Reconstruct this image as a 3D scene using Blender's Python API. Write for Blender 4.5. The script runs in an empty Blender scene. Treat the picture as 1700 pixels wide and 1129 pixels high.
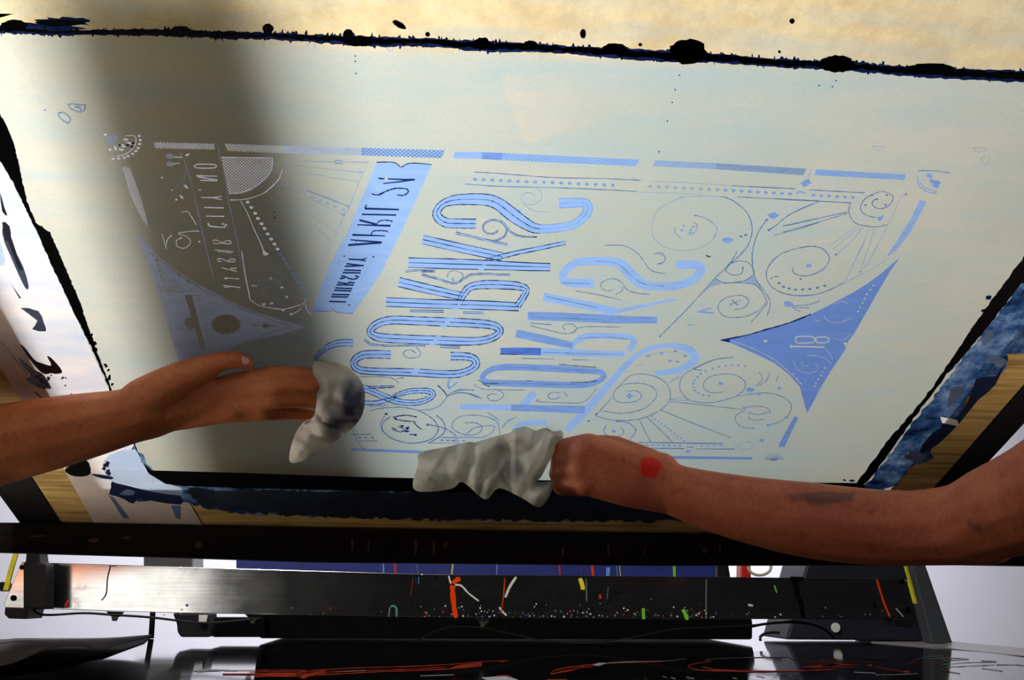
import bpy, bmesh, math, random
from math import sin, cos, pi, radians, sqrt
from mathutils import Vector, Matrix, noise
from mathutils.geometry import delaunay_2d_cdt, intersect_line_line_2d
random.seed(7)
SC = bpy.context.scene
COL = SC.collection
# ------------------------------------------------------------------ camera
FPX, CX, CY = 1450.0, 850.0, 564.5          # focal length and centre in pixels of the 1700x1129 frame
d2 = Vector((701.87-850, -(1784.6-564.5), -FPX)).normalized()    # direction down the slope of the printing screen
xc = Vector((1, -.03, 0)); xc.z = -(xc.dot(d2))/d2.z; xc.normalize()
nc = xc.cross(d2)
TILT = radians(24)
yc = cos(TILT)*d2 + sin(TILT)*nc
zc = xc.cross(yc)
R = Matrix((xc, yc, zc))                     # camera coordinates -> world coordinates
cam = bpy.data.cameras.new('camera'); cam.sensor_width = 36; cam.lens = 36*FPX/1700
cam.clip_start = .01
camo = bpy.data.objects.new('camera', cam); COL.objects.link(camo)
camo.matrix_world = R.to_4x4()
SC.camera = camo
# ------------------------------------------------------------------ world, light, exposure
SC.view_settings.view_transform = 'Standard'; SC.view_settings.look = 'None'
SC.view_settings.gamma = 1; SC.view_settings.exposure = 0.0
SC.view_settings.use_curve_mapping = False
W = bpy.data.worlds.new('world'); SC.world = W; W.use_nodes = True
W.node_tree.nodes['Background'].inputs[0].default_value = (.75, .85, 1, 1)
W.node_tree.nodes['Background'].inputs[1].default_value = .006

def area(name, loc, target, sx, sy, power, color=(1, 1, 1), spread=180):
    l = bpy.data.lights.new(name, 'AREA'); l.shape = 'RECTANGLE'; l.size = sx; l.size_y = sy
    l.energy = power; l.color = color; l.spread = radians(spread)
    o = bpy.data.objects.new(name, l); COL.objects.link(o); o.location = loc
    o.rotation_euler = (Vector(target)-Vector(loc)).to_track_quat('-Z', 'Y').to_euler()
    return o
area('ceiling_light', (-.46, .42, 1.30), (-.05, .62, .25), .36, .45, 29, (1, .97, .91))
area('side_light', (-1.15, .02, .34), (-.38, .80, .25), .3, .3, .22, (1, .95, .88), 70)
area('left_boost_light', (-.47, .58, .66), (-.36, .66, .27), .16, .3, .95, (1, .98, .95))  # unseen lamp added low over the sheet to brighten its left edge
area('front_light', (-.30, -.12, .04), (-.20, .50, .37), .12, .12, .27, (.95, .97, 1), 42)  # unseen narrow lamp added to lift the lines in the dark band
area('left_light', (-.80, .84, .0), (-.42, .86, .20), .14, .14, 1.1, (1, .96, .90), 60)  # unseen lamp added to brighten the left frame without the arm
area('right_light', (1.02, .50, .13), (.60, .62, .31), .2, .2, 1.0, (1, .95, .88), 70)  # unseen fill added to brighten the right frame and upper arm
area('wall_light', (.2, 2.7, 1.9), (.2, 3.5, -.1), 3.4, .2, 80, (.93, .93, 1), 100)

# ------------------------------------------------------------------ geometry helpers
DS = 0.5054082249844742                      # distance of the screen's underside from the lens
U, V, N = R@xc, R@d2, R@nc                   # screen axes in world space (N points up, away from the lens)
def ray(px, py): return R@Vector((px-CX, -(py-CY), -FPX))
def scr(px, py, w=0.0):
    r = ray(px, py); return r*((DS+w)/r.dot(N))
def suv(px, py):
    p = scr(px, py); return (p.dot(U), p.dot(V))
def UV(u, v, w=0.0): return U*u + V*v + N*(DS+w)
def atY(px, py, Y):
    r = ray(px, py); return r*(Y/r.y)
def atZ(px, py, Z):
    r = ray(px, py); return r*(Z/r.z)
def dep(px, py, d):
    r = ray(px, py); return r*(d/FPX)

def srgb(r, g, b):
    def f(c):
        c /= 255.
        return c/12.92 if c <= .04045 else ((c+.055)/1.055)**2.4
    return (f(r), f(g), f(b), 1)
def link(name, me, mat, parent=None, origin=None):
    o = bpy.data.objects.new(name, me); COL.objects.link(o)
    if mat is not None:
        for m in (mat if isinstance(mat, (list, tuple)) else [mat]): me.materials.append(m)
    off = Vector((0, 0, 0))
    if parent is not None:
        q = parent
        while q is not None:
            off += q.location; q = q.parent
        o.parent = parent
    elif origin is not None:
        o.location = origin; off = Vector(origin)
    if off.length: me.transform(Matrix.Translation(-off))
    return o
def thing(name, label, cat, loc, group=None):
    o = bpy.data.objects.new(name, None); COL.objects.link(o); o.location = loc
    o.empty_display_size = .05
    o['label'] = label; o['category'] = cat
    if group: o['group'] = group
    return o
def tag(o, label, cat, group=None, kind=None):
    o['label'] = label; o['category'] = cat
    if group: o['group'] = group
    if kind: o['kind'] = kind
    return o
def mesh(verts, faces, smooth=False):
    me = bpy.data.meshes.new('m'); me.from_pydata([tuple(v) for v in verts], [], faces); me.validate(); me.update()
    if smooth:
        for p in me.polygons: p.use_smooth = True
    return me
def box_pts(b8, bevel=0.0):
    """b8: 8 corners, first ring then second ring"""
    bm = bmesh.new(); vs = [bm.verts.new(p) for p in b8]
    for f in ((0,1,2,3),(7,6,5,4),(0,4,5,1),(1,5,6,2),(2,6,7,3),(3,7,4,0)): bm.faces.new([vs[i] for i in f])
    bmesh.ops.recalc_face_normals(bm, faces=bm.faces)
    if bevel: bmesh.ops.bevel(bm, geom=list(bm.edges), offset=bevel, segments=2, affect='EDGES', profile=.5)
    me = bpy.data.meshes.new('m'); bm.to_mesh(me); bm.free(); return me
def box(x0, x1, y0, y1, z0, z1, bevel=0.0):
    return box_pts([Vector(p) for p in ((x0,y0,z0),(x1,y0,z0),(x1,y1,z0),(x0,y1,z0),(x0,y0,z1),(x1,y0,z1),(x1,y1,z1),(x0,y1,z1))], bevel)
def slab(pts, off, bevel=0.0):
    """polygon extruded by the vector off"""
    off = Vector(off); n = len(pts)
    bm = bmesh.new(); a = [bm.verts.new(p) for p in pts]; b = [bm.verts.new(Vector(p)+off) for p in pts]
    bm.faces.new(a); bm.faces.new(b[::-1])
    for i in range(n): bm.faces.new((a[i], b[i], b[(i+1) % n], a[(i+1) % n]))
    bmesh.ops.recalc_face_normals(bm, faces=bm.faces)
    if bevel: bmesh.ops.bevel(bm, geom=list(bm.edges), offset=bevel, segments=2, affect='EDGES', profile=.5)
    me = bpy.data.meshes.new('m'); bm.to_mesh(me); bm.free(); return me
def uvbox(u0, u1, v0, v1, w0, w1, bevel=0.0):
    return box_pts([UV(u0,v0,w0),UV(u1,v0,w0),UV(u1,v1,w0),UV(u0,v1,w0),UV(u0,v0,w1),UV(u1,v0,w1),UV(u1,v1,w1),UV(u0,v1,w1)], bevel)
def pslab(pix, Y, th, bevel=0.0):
    return slab([atY(x, y, Y) for x, y in pix], (0, th, 0), bevel)
def catmull(pts, sub=6, closed=False):
    n = len(pts)
    if n < 3: return list(pts)
    out = []
    rng = n if closed else n-1
    for i in range(rng):
        if closed: p = [pts[(i+k-1) % n] for k in range(4)]
        else: p = [pts[max(0, i-1)], pts[i], pts[i+1], pts[min(n-1, i+2)]]
        for s in range(sub):
            t = s/sub; t2 = t*t; t3 = t2*t
            out.append(tuple(.5*((2*b)+(-a+c)*t+(2*a-5*b+4*c-d)*t2+(-a+3*b-3*c+d)*t3) for a, b, c, d in zip(*p)))
    if not closed: out.append(tuple(pts[-1]))
    return out
def tube(pts, rad, seg=10, smooth=True, sub=6):
    P = [Vector(p) for p in catmull([tuple(p) for p in pts], sub)]
    rs = rad if isinstance(rad, list) else [rad]*len(P)
    if len(rs) != len(P):
        k = len(rs); rs = [rs[min(k-1, int(i/(len(P)-1)*(k-1)))] + (rs[min(k-1, int(i/(len(P)-1)*(k-1))+1)]-rs[min(k-1, int(i/(len(P)-1)*(k-1)))])*((i/(len(P)-1)*(k-1)) % 1) for i in range(len(P))]
    vs, fs = [], []
    up = Vector((0, 0, 1))
    for i, p in enumerate(P):
        t = (P[min(i+1, len(P)-1)]-P[max(i-1, 0)]).normalized()
        a = t.cross(up)
        if a.length < .1: a = t.cross(Vector((1, 0, 0)))
        a.normalize(); b = t.cross(a)
        for s in range(seg):
            th = 2*pi*s/seg; vs.append(p+(a*cos(th)+b*sin(th))*rs[i])
    for i in range(len(P)-1):
        for s in range(seg):
            fs.append((i*seg+s, i*seg+(s+1) % seg, (i+1)*seg+(s+1) % seg, (i+1)*seg+s))
    fs.append(tuple(range(seg))[::-1]); fs.append(tuple(range((len(P)-1)*seg, len(P)*seg)))
    return mesh(vs, fs, smooth)

# ------------------------------------------------------------------ materials
class NT:
    def __init__(s, name):
        s.m = bpy.data.materials.new(name); s.m.use_nodes = True; s.t = s.m.node_tree
        s.t.nodes.clear(); s.out = s.n('ShaderNodeOutputMaterial')
    def n(s, typ, **kw):
        x = s.t.nodes.new(typ)
        for k, v in kw.items():
            if k.startswith('i_'):
                k = k[2:]; k = int(k) if k.isdigit() else k
                x.inputs[k].default_value = v
            else: setattr(x, k, v)
        return x
    def l(s, a, b): s.t.links.new(a, b)
    def coord(s, scale=(1, 1, 1), rot=(0, 0, 0)):
        tc = s.n('ShaderNodeTexCoord'); mp = s.n('ShaderNodeMapping'); mp.inputs['Scale'].default_value = scale
        mp.inputs['Rotation'].default_value = rot
        s.l(tc.outputs['Object'], mp.inputs[0]); return mp.outputs[0]
    def noise(s, vec, scale, detail=4, rough=.6):
        x = s.n('ShaderNodeTexNoise'); x.inputs['Scale'].default_value = scale; x.inputs['Detail'].default_value = detail
        x.inputs['Roughness'].default_value = rough; s.l(vec, x.inputs['Vector']); return x.outputs['Fac']
    def ramp(s, fac, stops):
        r = s.n('ShaderNodeValToRGB'); e = r.color_ramp.elements
        while len(e) < len(stops): e.new(.5)
        for q, (p, c) in zip(e, stops): q.position = p; q.color = c
        s.l(fac, r.inputs[0]); return r.outputs[0]
    def mix(s, fac, a, b):
        m = s.n('ShaderNodeMix', data_type='RGBA')
        if isinstance(fac, (int, float)): m.inputs[0].default_value = fac
        else: s.l(fac, m.inputs[0])
        for k, v in ((6, a), (7, b)):
            if isinstance(v, tuple): m.inputs[k].default_value = v
            else: s.l(v, m.inputs[k])
        return m.outputs[2]
def G(v): return (v, v, v, 1)
def solid(name, base, rough=.5, metal=0, var=.12, scale=40, dark=None, spec=.5, stretch=(1, 1, 1), bump=0.0):
    q = NT(name); co = q.coord(stretch); nz = q.noise(co, scale)
    d = dark or tuple(c*(1-var) for c in base[:3])+(1,)
    c = q.ramp(nz, [(.3, d), (.7, base)])
    b = q.n('ShaderNodeBsdfPrincipled'); q.l(c, b.inputs['Base Color'])
    b.inputs['Roughness'].default_value = rough; b.inputs['Metallic'].default_value = metal
    b.inputs['Specular IOR Level'].default_value = spec
    if bump:
        bp = q.n('ShaderNodeBump'); bp.inputs['Strength'].default_value = bump; bp.inputs['Distance'].default_value = .002
        q.l(nz, bp.inputs['Height']); q.l(bp.outputs[0], b.inputs['Normal'])
    q.l(b.outputs[0], q.out.inputs[0]); return q.m
def film(name, trans, refl, tfac=.55, var=.1, scale=25, stretch=(1, 4, 4), tdark=None, gloss=0.0):
    """thin translucent layer: colour seen by light coming through, colour seen by light falling on it"""
    q = NT(name); co = q.coord(stretch); nz = q.noise(co, scale, 5)
    td = tdark or tuple(c*(1-var) for c in trans[:3])+(1,)
    rd = tuple(c*(1-var) for c in refl[:3])+(1,)
    t = q.n('ShaderNodeBsdfTranslucent'); q.l(q.ramp(nz, [(.35, td), (.65, trans)]), t.inputs[0])
    d = q.n('ShaderNodeBsdfDiffuse'); q.l(q.ramp(nz, [(.35, rd), (.65, refl)]), d.inputs[0])
    m = q.n('ShaderNodeMixShader'); m.inputs[0].default_value = tfac
    q.l(d.outputs[0], m.inputs[1]); q.l(t.outputs[0], m.inputs[2]); o = m.outputs[0]
    if gloss:
        g = q.n('ShaderNodeBsdfGlossy'); g.inputs['Roughness'].default_value = .35; g.inputs[0].default_value = G(.8)
        m2 = q.n('ShaderNodeMixShader'); m2.inputs[0].default_value = gloss
        q.l(o, m2.inputs[1]); q.l(g.outputs[0], m2.inputs[2]); o = m2.outputs[0]
    q.l(o, q.out.inputs[0]); return q.m

def emulsion_mat():
    q = NT('emulsion'); co = q.coord((1, 5, 5)); co1 = q.coord((1, 1, 1))
    streak = q.noise(co, 9, 6, .65); fine = q.noise(co1, 420, 2, .7); blot = q.noise(co1, 5.5, 4, .55)
    at = q.n('ShaderNodeAttribute'); at.attribute_name = 'haze'
    add = q.n('ShaderNodeMath', operation='ADD', use_clamp=True)
    mul = q.n('ShaderNodeMath', operation='MULTIPLY'); mul.inputs[1].default_value = .55
    r = q.ramp(streak, [(.42, G(0)), (.68, G(1))]); q.l(r, mul.inputs[0])
    q.l(at.outputs['Fac'], add.inputs[0]); q.l(mul.outputs[0], add.inputs[1])
    base = q.mix(q.ramp(blot, [(.4, G(0)), (.65, G(1))]), srgb(214, 212, 200), srgb(198, 201, 188))
    ac = q.n('ShaderNodeAttribute'); ac.attribute_name = 'cream'
    cr = q.mix(q.ramp(q.noise(co1, 34, 6, .75), [(.40, G(0)), (.62, G(.8))]), srgb(244, 222, 176), srgb(214, 188, 142))
    base = q.mix(ac.outputs['Fac'], base, cr)
    tc = q.mix(add.outputs[0], base, srgb(186, 205, 208))
    tc = q.mix(q.ramp(fine, [(.35, G(.12)), (.65, G(0))]), tc, srgb(150, 150, 120))
    dc = q.mix(add.outputs[0], srgb(126, 106, 52), srgb(112, 108, 78))
    t = q.n('ShaderNodeBsdfTranslucent'); q.l(tc, t.inputs[0])
    d = q.n('ShaderNodeBsdfDiffuse'); q.l(dc, d.inputs[0])
    m = q.n('ShaderNodeMixShader'); m.inputs[0].default_value = .6
    q.l(d.outputs[0], m.inputs[1]); q.l(t.outputs[0], m.inputs[2]); q.l(m.outputs[0], q.out.inputs[0]); return q.m

def tape_mat(name, ink_amount, paper, inkc, navy, scale=14):
    q = NT(name); co = q.coord((1, 1, 1)); a = q.noise(co, scale, 8, .7); b = q.noise(co, scale*.35, 3, .6)
    s = q.n('ShaderNodeMath', operation='ADD'); q.l(a, s.inputs[0]); q.l(b, s.inputs[1])
    h = q.n('ShaderNodeMath', operation='MULTIPLY'); h.inputs[1].default_value = .5; q.l(s.outputs[0], h.inputs[0])
    k = ink_amount
    c = q.ramp(h.outputs[0], [(max(0, .40+k-.12), navy), (.44+k-.06, inkc), (.50+k, inkc), (.56+k, paper)])
    d = q.n('ShaderNodeBsdfPrincipled'); q.l(c, d.inputs['Base Color']); d.inputs['Roughness'].default_value = .55
    q.l(d.outputs[0], q.out.inputs[0]); return q.m

def stained_mat():
    q = NT('ink_stained_mesh'); co = q.coord((1, 1, 1)); a = q.noise(co, 30, 8, .72); b = q.noise(co, 9, 4, .6)
    s = q.n('ShaderNodeMath', operation='ADD'); q.l(a, s.inputs[0]); q.l(b, s.inputs[1])
    h = q.n('ShaderNodeMath', operation='MULTIPLY'); h.inputs[1].default_value = .5; q.l(s.outputs[0], h.inputs[0])
    c = q.ramp(h.outputs[0], [(.40, srgb(12, 24, 60)), (.47, srgb(50, 84, 132)), (.53, srgb(104, 134, 176)), (.60, srgb(168, 184, 200))])
    d = q.n('ShaderNodeBsdfDiffuse'); q.l(c, d.inputs[0]); t = q.n('ShaderNodeBsdfTranslucent'); q.l(c, t.inputs[0])
    m = q.n('ShaderNodeMixShader'); m.inputs[0].default_value = .3; q.l(d.outputs[0], m.inputs[1]); q.l(t.outputs[0], m.inputs[2])
    q.l(m.outputs[0], q.out.inputs[0]); return q.m
M = {}
M['emulsion'] = emulsion_mat()
M['ink'] = film('blue_ink', srgb(152, 192, 252), srgb(160, 166, 176), .62, var=.13, scale=30)
M['deep'] = film('deep_blue_ink', srgb(84, 130, 228), srgb(110, 120, 150), .62, var=.25, scale=60)
M['mid'] = film('mid_blue_ink', srgb(128, 168, 236), srgb(140, 148, 165), .62, var=.2, scale=70)
M['tri'] = film('corner_ink', srgb(112, 150, 226), srgb(92, 98, 112), .6, var=.1, scale=30)
M['navy'] = film('navy_ink_edge', srgb(16, 52, 128), srgb(60, 68, 84), .5, var=.3, scale=200)
M['line'] = film('fine_blue_line', srgb(96, 136, 196), srgb(128, 132, 140), .55, var=.25, scale=150)
M['faint'] = film('faint_blue_line', srgb(164, 192, 230), srgb(160, 164, 172), .5, var=.2, scale=120)
M['silver'] = film('open_mesh_line', srgb(220, 232, 252), srgb(250, 250, 255), .26, var=.15, scale=150)
M['relief'] = film('relief_line', srgb(226, 214, 186), srgb(52, 48, 34), .55, var=.1)
M['grey'] = film('left_corner_ink', srgb(186, 200, 230), srgb(162, 166, 184), .36, var=.12, scale=30)
M['haze'] = film('ink_haze', srgb(176, 205, 232), srgb(105, 110, 112), .6, var=.15)
M['black'] = solid('black_tape', G(.0025), .8, var=.5, spec=.04)
M['navytape'] = film('navy_tape_edge', srgb(30, 50, 110), G(.006), .35, var=.6, scale=220, stretch=(1, 1, 1))
M['white_tape'] = film('white_tape', srgb(252, 246, 244), srgb(244, 226, 214), .5, var=.06, scale=8, tdark=srgb(206, 222, 246))
M['pale_tape'] = film('pale_blue_tape', srgb(200, 220, 250), srgb(176, 196, 226), .5, var=.2, scale=12)
M['stained'] = stained_mat()
M['shaded_ink'] = solid('shaded_ink_stain', srgb(30, 42, 62), .6, var=.7, scale=30, dark=srgb(6, 8, 16))  # ink stain with the far end's shade put into its colour
M['ink_blot'] = solid('navy_ink_blot', srgb(24, 36, 74), .45, var=.6, scale=90)
M['ink_wash'] = solid('blue_grey_ink_wash', srgb(104, 124, 158), .5, var=.4, scale=60)

def wood_mat():
    q = NT('bare_wood'); co = q.coord((1.2, 22, 22)); co2 = q.coord((1, 1, 1))
    g = q.noise(co, 6, 6, .65); b = q.noise(co2, 9, 4)
    c = q.ramp(g, [(.3, srgb(120, 92, 44)), (.55, srgb(196, 160, 92)), (.8, srgb(222, 192, 128))])
    c = q.mix(q.ramp(b, [(.55, G(0)), (.75, G(.5))]), c, srgb(96, 70, 34))
    p = q.n('ShaderNodeBsdfPrincipled'); q.l(c, p.inputs['Base Color']); p.inputs['Roughness'].default_value = .6
    q.l(p.outputs[0], q.out.inputs[0]); return q.m
M['wood'] = wood_mat()
M['press_dark'] = solid('dark_press_metal', srgb(26, 24, 24), .6, spec=.2, var=.6, scale=30)
M['rust'] = solid('rusty_dark_bar', srgb(26, 16, 11), .7, var=.8, scale=26, spec=.08, stretch=(1, 1, 6), dark=srgb(9, 8, 9))

def steel_mat(name, rough, col, scratches=True, sx=(1, 30, 30)):
    q = NT(name); co = q.coord(sx); n = q.noise(co, 8, 6, .6); co2 = q.coord((1, 1, 1)); b = q.noise(co2, 14, 5, .7)
    c = q.ramp(n, [(.3, tuple(x*.72 for x in col[:3])+(1,)), (.7, col)])
    c = q.mix(q.ramp(b, [(.56, G(0)), (.74, G(.6))]), c, G(.12))
    p = q.n('ShaderNodeBsdfPrincipled'); q.l(c, p.inputs['Base Color']); p.inputs['Metallic'].default_value = 1
    r = q.ramp(b, [(.3, G(rough*.8)), (.7, G(rough*1.4))]); q.l(r, p.inputs['Roughness'])
    q.l(p.outputs[0], q.out.inputs[0]); return q.m
M['beam'] = steel_mat('brushed_steel', .13, G(.95))
M['table'] = steel_mat('stainless_bed', .05, G(.4), sx=(2, 2, 2))
M['film'] = solid('black_print_film', G(.004), .06, var=.4, spec=.15)
M['curl'] = solid('grey_plastic_sheet', G(.09), .6, var=.2, spec=.1)
M['orange'] = solid('orange_ink', srgb(236, 70, 20), .9, spec=.02, var=.25, scale=90)
M['whiteink'] = solid('white_ink', srgb(214, 214, 206), .5, var=.2, scale=90)
M['greyink'] = solid('grey_ink', srgb(96, 96, 94), .5, var=.3, scale=90)
M['wall'] = solid('white_wall_paint', srgb(226, 224, 232), .8, var=.04, scale=6)
M['floor'] = solid('dark_concrete', G(.02), .8, var=.3, scale=6)
M['ceil'] = solid('ceiling_paint', G(.07), .9, var=.1, scale=3)
M['skinL'] = None
def skin_mat(name, a, b, c):
    q = NT(name); co = q.coord(); n1 = q.noise(co, 26, 5, .6); n2 = q.noise(co, 240, 3, .6); n3 = q.noise(co, 70, 2, .5)
    col = q.ramp(n1, [(.3, b), (.7, a)])
    col = q.mix(q.ramp(n2, [(.35, G(.25)), (.6, G(0))]), col, c)
    col = q.mix(q.ramp(n3, [(.68, G(0)), (.76, G(.5))]), col, c)
    p = q.n('ShaderNodeBsdfPrincipled'); q.l(col, p.inputs['Base Color']); p.inputs['Roughness'].default_value = .55
    p.inputs['Specular IOR Level'].default_value = .3
    p.inputs['Subsurface Weight'].default_value = .12; p.inputs['Subsurface Radius'].default_value = (.01, .004, .002)
    bp = q.n('ShaderNodeBump'); bp.inputs['Strength'].default_value = .25; bp.inputs['Distance'].default_value = .001
    q.l(n2, bp.inputs['Height']); q.l(bp.outputs[0], p.inputs['Normal'])
    q.l(p.outputs[0], q.out.inputs[0]); return q.m
M['skinL'] = skin_mat('skin_warm', srgb(212, 128, 76), srgb(186, 100, 58), srgb(140, 66, 46))
M['skinR'] = skin_mat('skin_tan', srgb(204, 114, 76), srgb(176, 90, 60), srgb(120, 58, 44))
M['nail'] = solid('fingernail', srgb(214, 160, 140), .3, var=.05)
M['redpaint'] = solid('red_paint', srgb(205, 34, 16), .45, var=.3, scale=120)
M['inkskin'] = solid('dark_ink_smudge', srgb(70, 44, 40), .6, var=.3, scale=120)
def rag_mat():
    q = NT('white_rag'); co = q.coord(); n = q.noise(co, 22, 5, .6); w = q.noise(co, 420, 2)
    c = q.ramp(n, [(.28, srgb(150, 144, 136)), (.5, srgb(232, 224, 210)), (.8, srgb(246, 242, 232))])
    at = q.n('ShaderNodeAttribute'); at.attribute_name = 'haze'
    c = q.mix(at.outputs['Fac'], c, srgb(52, 60, 96))
    t = q.n('ShaderNodeBsdfTranslucent'); q.l(c, t.inputs[0]); d = q.n('ShaderNodeBsdfDiffuse'); q.l(c, d.inputs[0])
    bp = q.n('ShaderNodeBump'); bp.inputs['Strength'].default_value = .4; bp.inputs['Distance'].default_value = .001
    q.l(w, bp.inputs['Height']); q.l(bp.outputs[0], d.inputs['Normal'])
    m = q.n('ShaderNodeMixShader'); m.inputs[0].default_value = .6
    q.l(d.outputs[0], m.inputs[1]); q.l(t.outputs[0], m.inputs[2]); q.l(m.outputs[0], q.out.inputs[0]); return q.m
M['rag'] = rag_mat()
M['redrail'] = solid('dark_red_ink', srgb(58,18,10), .6, var=.5)
M['clip'] = solid('grey_metal_clip', srgb(58,54,48), .6, spec=.2)
M['strap'] = solid('yellow_strap', srgb(206,196,28), .5, var=.25, scale=60)
M['bluepanel'] = solid('blue_paint', srgb(28,42,118), .5, var=.25, scale=30)
M['yellow2'] = solid('ochre_ink', srgb(196,176,96), .5); M['lilac'] = solid('lilac_ink', srgb(120,110,190), .5); M['purple'] = solid('purple_ink', srgb(70,40,90), .5)
M['lightblue'] = solid('light_blue_ink', srgb(96,150,220), .5)
M['navy_dark'] = solid('dark_navy_paint', srgb(22,24,40), .6, var=.5, scale=9)
M['greypost'] = solid('grey_painted_steel', srgb(62,66,70), .5)
M['greywall'] = solid('grey_box_paint', srgb(120,120,122), .7); M['cream'] = solid('cream_tape', srgb(190,186,150), .5)
M['rim'] = solid('pale_metal_rim', srgb(170,166,168), .35, metal=.3)
M['wall2'] = solid('grey_wall_paint', G(.03), .85, var=.1, scale=5)
def emit(name, col, k):
    q = NT(name); e = q.n('ShaderNodeEmission'); nz = q.noise(q.coord(), 1.5, 2)
    q.l(q.ramp(nz, [(.3, tuple(c*.9 for c in col[:3])+(1,)), (.7, col)]), e.inputs[0]); e.inputs[1].default_value = k; q.l(e.outputs[0], q.out.inputs[0]); return q.m
M['daylight'] = emit('daylit_window', (1, .97, .9, 1), 1.6)
# ================================================================== the printing screen
screen = thing('printing_screen', 'large wood-framed printing screen with mirrored blue poster stencil, tilted overhead', 'printing screen', UV(0.08, .95, .02))
BL = {'a': (700,290,5.643), 'b': (640,400,5.643), 'c': (500,540,5.643), 'd': (760,520,5.643), 'e': (880,400,5.643),
      'f': (560,640,5.667), 'g': (900,560,5.646), 'h': (1060,250,5.643), 'i': (1300,250,5.643), 'j': (1080,420,5.643),
      'k': (1240,400,6.273), 'l': (1200,540,7.055), 'm': (1060,580,5.643), 'n': (960,640,6.071), 'o': (150,200,8.065),
      'p': (250,330,6.64), 'q': (220,430,5.667), 'r': (350,220,5.643), 's': (380,400,7.058), 't': (520,240,7.058),
      'u': (500,380,7.058), 'v': (150,200,4.0325), 'z': (500,500,4.0325), 'A': (0,0,2.822), 'B': (500,0,2.822),
      'D': (0,380,2.822), 'E': (1100,380,2.822), 'F': (0,560,3.527), 'I': (0,0,1)}
faces_in = []          # (list of (px,py), level, material key, group)
def conv(bl, s):
    x0, y0, k = BL[bl]; out = []
    if isinstance(s, str): s = [tuple(float(t) for t in q.split(',')) for q in s.split()]
    for p in s: out.append((x0+p[0]/k, y0+p[1]/k)+((p[2]/k,) if len(p) > 2 else ()))
    return out
def poly(bl, s, mat, grp, lv=1, smooth=0, closed=True):
    p = [q[:2] for q in conv(bl, s)]
    if smooth: p = catmull(p, smooth, True)
    faces_in.append((p, lv, mat, grp))
def offs(pts, closed):
    n = len(pts); out = []
    for i in range(n):
        a = pts[(i-1) % n] if (closed or i) else pts[0]; b = pts[(i+1) % n] if (closed or i < n-1) else pts[-1]
        dx, dy = b[0]-a[0], b[1]-a[1]; L = math.hypot(dx, dy) or 1
        out.append((-dy/L, dx/L))
    return out
def ribbon(pts, mat, grp, lv, closed=False):
    """pts (x,y,w) in pixels"""
    nn = offs(pts, closed); n = len(pts)
    for i in range(n if closed else n-1):
        j = (i+1) % n
        a, b, na, nb = pts[i], pts[j], nn[i], nn[j]
        if abs(a[0]-b[0])+abs(a[1]-b[1]) < .05: continue
        faces_in.append(([(a[0]+na[0]*a[2]/2, a[1]+na[1]*a[2]/2), (b[0]+nb[0]*b[2]/2, b[1]+nb[1]*b[2]/2),
                          (b[0]-nb[0]*b[2]/2, b[1]-nb[1]*b[2]/2), (a[0]-na[0]*a[2]/2, a[1]-na[1]*a[2]/2)], lv, mat, grp))
def line(bl, s, w=1.3, mat='line', grp='ornament_lines', lv=3, sub=5, closed=False, wob=.35):
    p = [(q[0], q[1], w) for q in conv(bl, s)]
    if sub: p = catmull(p, sub, closed)
    if wob: p = [(x, y, ww*(1+wob*random.uniform(-1, 1))) for x, y, ww in p]
    ribbon(p, mat, grp, lv, closed)
def lines(bl, txt, **k):
    for s in txt.split('|'):
        if s.strip(): line(bl, s.strip(), **k)
LG = ['lettering']
def stroke(bl, s, fill='ink', edge='navy', grp=None, sub=6, closed=False, e0=0., e1=1., center=True, ew=1.5, lv=2):
    """wide letter stroke with dark ink ridges along both edges and the middle"""
    grp = grp or LG[0]; p = catmull(conv(bl, s), sub, closed)
    ribbon(p, fill, grp, lv, closed)
    nn = offs(p, closed); n = len(p); i0, i1 = int(e0*n), int(e1*n)
    if not edge: return
    for o in ((-.5, 0, .5) if center else (-.5, .5)):
        q = []
        for i in range(i0, i1):
            x, y, w = p[i]
            q.append((x+nn[i][0]*w*o*.97, y+nn[i][1]*w*o*.97, ew*random.uniform(.45, 1.35)*(1 if o else .85)))
        if len(q) > 1: ribbon(q, edge, grp, lv+2, closed and i0 == 0 and i1 == n)
def dots(bl, s, r=3, mat='line', grp='ornament_lines', ry=None, lv=3, n=8, rot=0):
    for q in conv(bl, s):
        f = [(q[0]+r*cos(2*pi*k/n)*cos(rot)-(ry or r*.72)*sin(2*pi*k/n)*sin(rot), q[1]+r*cos(2*pi*k/n)*sin(rot)+(ry or r*.72)*sin(2*pi*k/n)*cos(rot)) for k in range(n)]
        faces_in.append((f, lv, mat, grp))
def dotrow(bl, a, b, n, **k):
    dots(bl, [(a[0]+(b[0]-a[0])*i/(n-1), a[1]+(b[1]-a[1])*i/(n-1)) for i in range(n)], **k)
def clipseg(p0, p1, pg):
    ts = []
    for i in range(len(pg)):
        r = intersect_line_line_2d(p0, p1, pg[i], pg[(i+1) % len(pg)])
        if r is not None:
            L = (Vector(p1)-Vector(p0)); ts.append((Vector(r)-Vector(p0)).dot(L)/L.length_squared)
    ts = sorted(set(round(t, 6) for t in ts))
    return [(ts[i], ts[i+1]) for i in range(0, len(ts)-1, 2)]
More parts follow.
